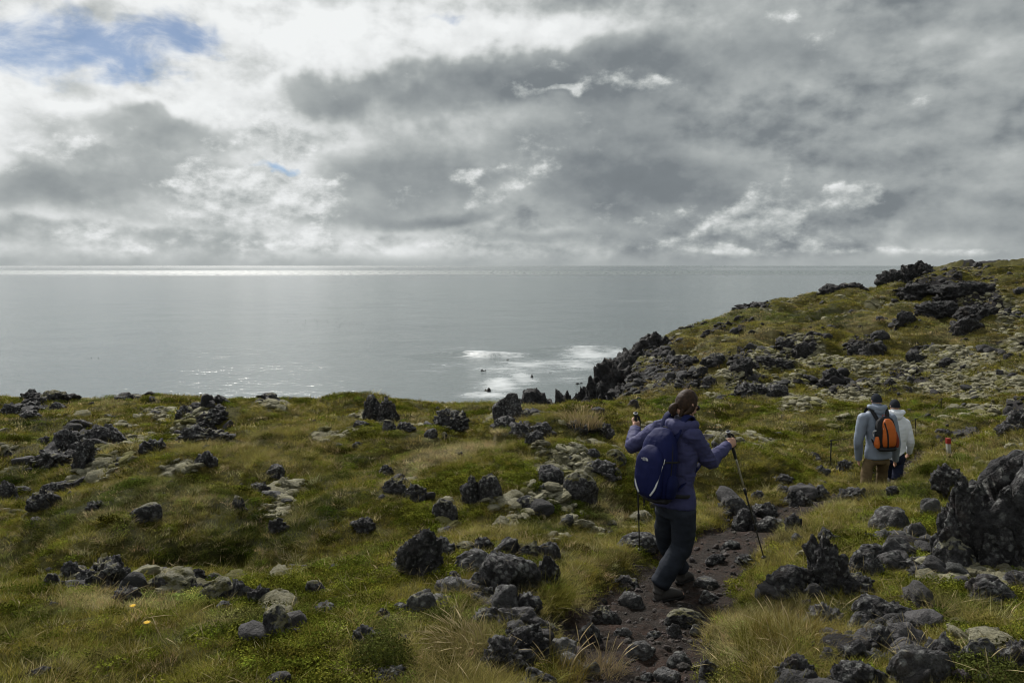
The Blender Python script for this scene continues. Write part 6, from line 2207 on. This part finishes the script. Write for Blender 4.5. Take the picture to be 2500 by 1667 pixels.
# ------------------------------------------------------------------ posts, wire, birds, flowers
def vbox(p0, p1, w, d_, tw=1.0):
    p0, p1 = np.asarray(p0), np.asarray(p1)
    V = []
    for p, s_ in ((p0, 1), (p1, tw)):
        V += [p + np.array([sx * w / 2 * s_, sy * d_ / 2 * s_, 0]) for sx, sy in ((-1, -1), (1, -1), (1, 1), (-1, 1))]
    return V, [(0, 3, 2, 1), (4, 5, 6, 7), (0, 1, 5, 4), (1, 2, 6, 5), (2, 3, 7, 6), (3, 0, 4, 7)]


def bevel(ob, w=.006):
    md = ob.modifiers.new('edge', 'BEVEL')
    md.width = w
    md.segments = 2
    return ob


gp = hit(1980 + 1330 / 3.92, 900 + 850 / 3.92, HG)
Yp = gp[1] + .15
p_top, p_mid, p_bot = at(1980 + 1312 / 3.92, 900 + 664 / 3.92, Yp), at(1980 + 1314 / 3.92, 900 + 717 / 3.92, Yp), at(1980 + 1328 / 3.92, 900 + 870 / 3.92, Yp)
mp = empty('marker_post', tuple(p_bot))
tag(mp, 'white trail marker post with a red top beside the path', 'post')
pw = 38 / 3.92 * Yp / FPX
o = bevel(mesh_obj('post', *vbox(p_bot - np.array([0, 0, .2]), p_mid, pw * .95, pw * .95, .95), M['wpaint'], smooth=False))
place(o, mp)
o = bevel(mesh_obj('red_band', *vbox(p_mid, p_top, pw * 1.0, pw * 1.0, .98), M['rpaint'], smooth=False))
place(o, mp)

stakes = [((2029.5, 1075), (2027.5, 1136), 'thin black wire stake left of the grey-jacket walker'), ((2235, 1022), (2236, 1066), 'thin black wire stake just right of the white jacket'), ((2298, 974), (2298, 1002), 'farthest thin wire stake on the slope above the marker post')]
tops = []
for (tx_, ty_), (bx_, by_), lb in stakes:
    g = hit(bx_, by_ - 2, HG)
    tp_ = at(tx_, ty_, g[1])
    tops.append(tp_)
    st = empty('wire_stake', tuple(g))
    tag(st, lb, 'stake', 'stakes of the wire guide line')
    place(mesh_obj('rod', *loft([g - np.array([0, 0, .15]), tp_], [.013, .012], None, 6, 8), M['black']), st)
    place(mesh_obj('eye', *loft([tp_ - np.array([.03, 0, .02]), tp_ + np.array([.0, 0, .005]), tp_ + np.array([.05, 0, -.005])], [.010, .014, .010], None, 8, 8), M['black']), st)
pts = []
for a_, b_ in zip(tops[:-1], tops[1:]):
    for i in range(7):
        u = i / 6
        pts.append(a_ * (1 - u) + b_ * u - np.array([0, 0, .10 * 4 * u * (1 - u)]))
tag(mesh_obj('guide_wire', *loft(pts, [.006] * len(pts), None, 40, 6), M['black']), 'thin dark wire strung between the stakes', 'wire')
g = hit(1573, 1240, HG)
tag(mesh_obj('short_stake', *join([loft([g - np.array([0, 0, .15]), at(1573, 1160, g[1]), at(1573, 1152, g[1])], [.016, .016, .012], None, 8, 10)]), M['black']), 'short black stake showing below the blue pack', 'stake')

# birds on the water
brd = simple_mat('dark_plumage', (.03, .03, .033), .7, .3)
def bird_mesh():
    return join([loft([(-.22, 0, .05), (-.10, 0, .06), (.06, 0, .055), (.16, 0, .05)], [.02, .075, .075, .03], (0, 1, 0), 10, 10), loft([(.12, 0, .06), (.17, 0, .13), (.19, 0, .17)], [.035, .026, .028], (0, 1, 0), 8, 8), loft([(.20, 0, .175), (.27, 0, .165)], [.014, .005], (0, 1, 0), 4, 6)])
V, F_ = bird_mesh()
b0 = mesh_obj('seabird', V, F_, brd)
rb = random.Random(5)
bspots = [(rb.gauss(765, 50), rb.gauss(785, 8)) for _ in range(44)] + [(rb.gauss(850, 18), rb.gauss(791, 4)) for _ in range(14)] + [(217, 874), (223, 875), (240, 875)]
for i, (bx_, by_) in enumerate(bspots):
    o = b0 if i == 0 else b0.copy()
    if i:
        COL.objects.link(o)
    p = sea_at(bx_, by_)
    o.location = (p[0], p[1], .06)
    o.rotation_euler = (0, 0, rb.uniform(0, 6.28))
    o.scale = (.5,) * 3
    if i < len(bspots) - 3:
        tag(o, 'tiny dark seabird afloat in the flock on the open sea', 'bird', 'flock of seabirds afloat left of centre')
    else:
        tag(o, 'tiny dark seabird afloat near the left, close to shore', 'bird', 'three seabirds afloat at left')

# yellow flowers in the near grass
M_PETAL = simple_mat('yellow_petal', (.72, .46, .03), .6, .3)
M_STEM = simple_mat('flower_stem', (.09, .10, .03), .7, .2)
for (fx, fyy, lb) in ((324, 1480, 'yellow hawkweed flower head, upper of two in left foreground'), (359, 1521, 'yellow hawkweed flower head, lower of two in left foreground')):
    g = hit(fx + 2, fyy + 26, HG)
    tp_ = at(fx, fyy, g[1])
    fl = empty('yellow_flower', tuple(g))
    tag(fl, lb, 'flower', 'yellow flowers in the left foreground grass')
    place(mesh_obj('stem', *loft([g, g * .5 + tp_ * .5 + np.array([.006, 0, 0]), tp_], [.0022, .002, .002], None, 8, 6), M_STEM), fl)
    for i in range(16):
        a = i / 16 * 6.283
        d = np.array([math.cos(a), math.sin(a), .35 + .15 * (i % 2)])
        pt = mesh_obj('petal', *loft([tp_, tp_ + d * .010, tp_ + d * .020], [(.0025, .001), (.0042, .001), (.003, .001)], np.cross(d, (0, 0, 1)), 5, 6), M_PETAL)
        place(pt, fl)
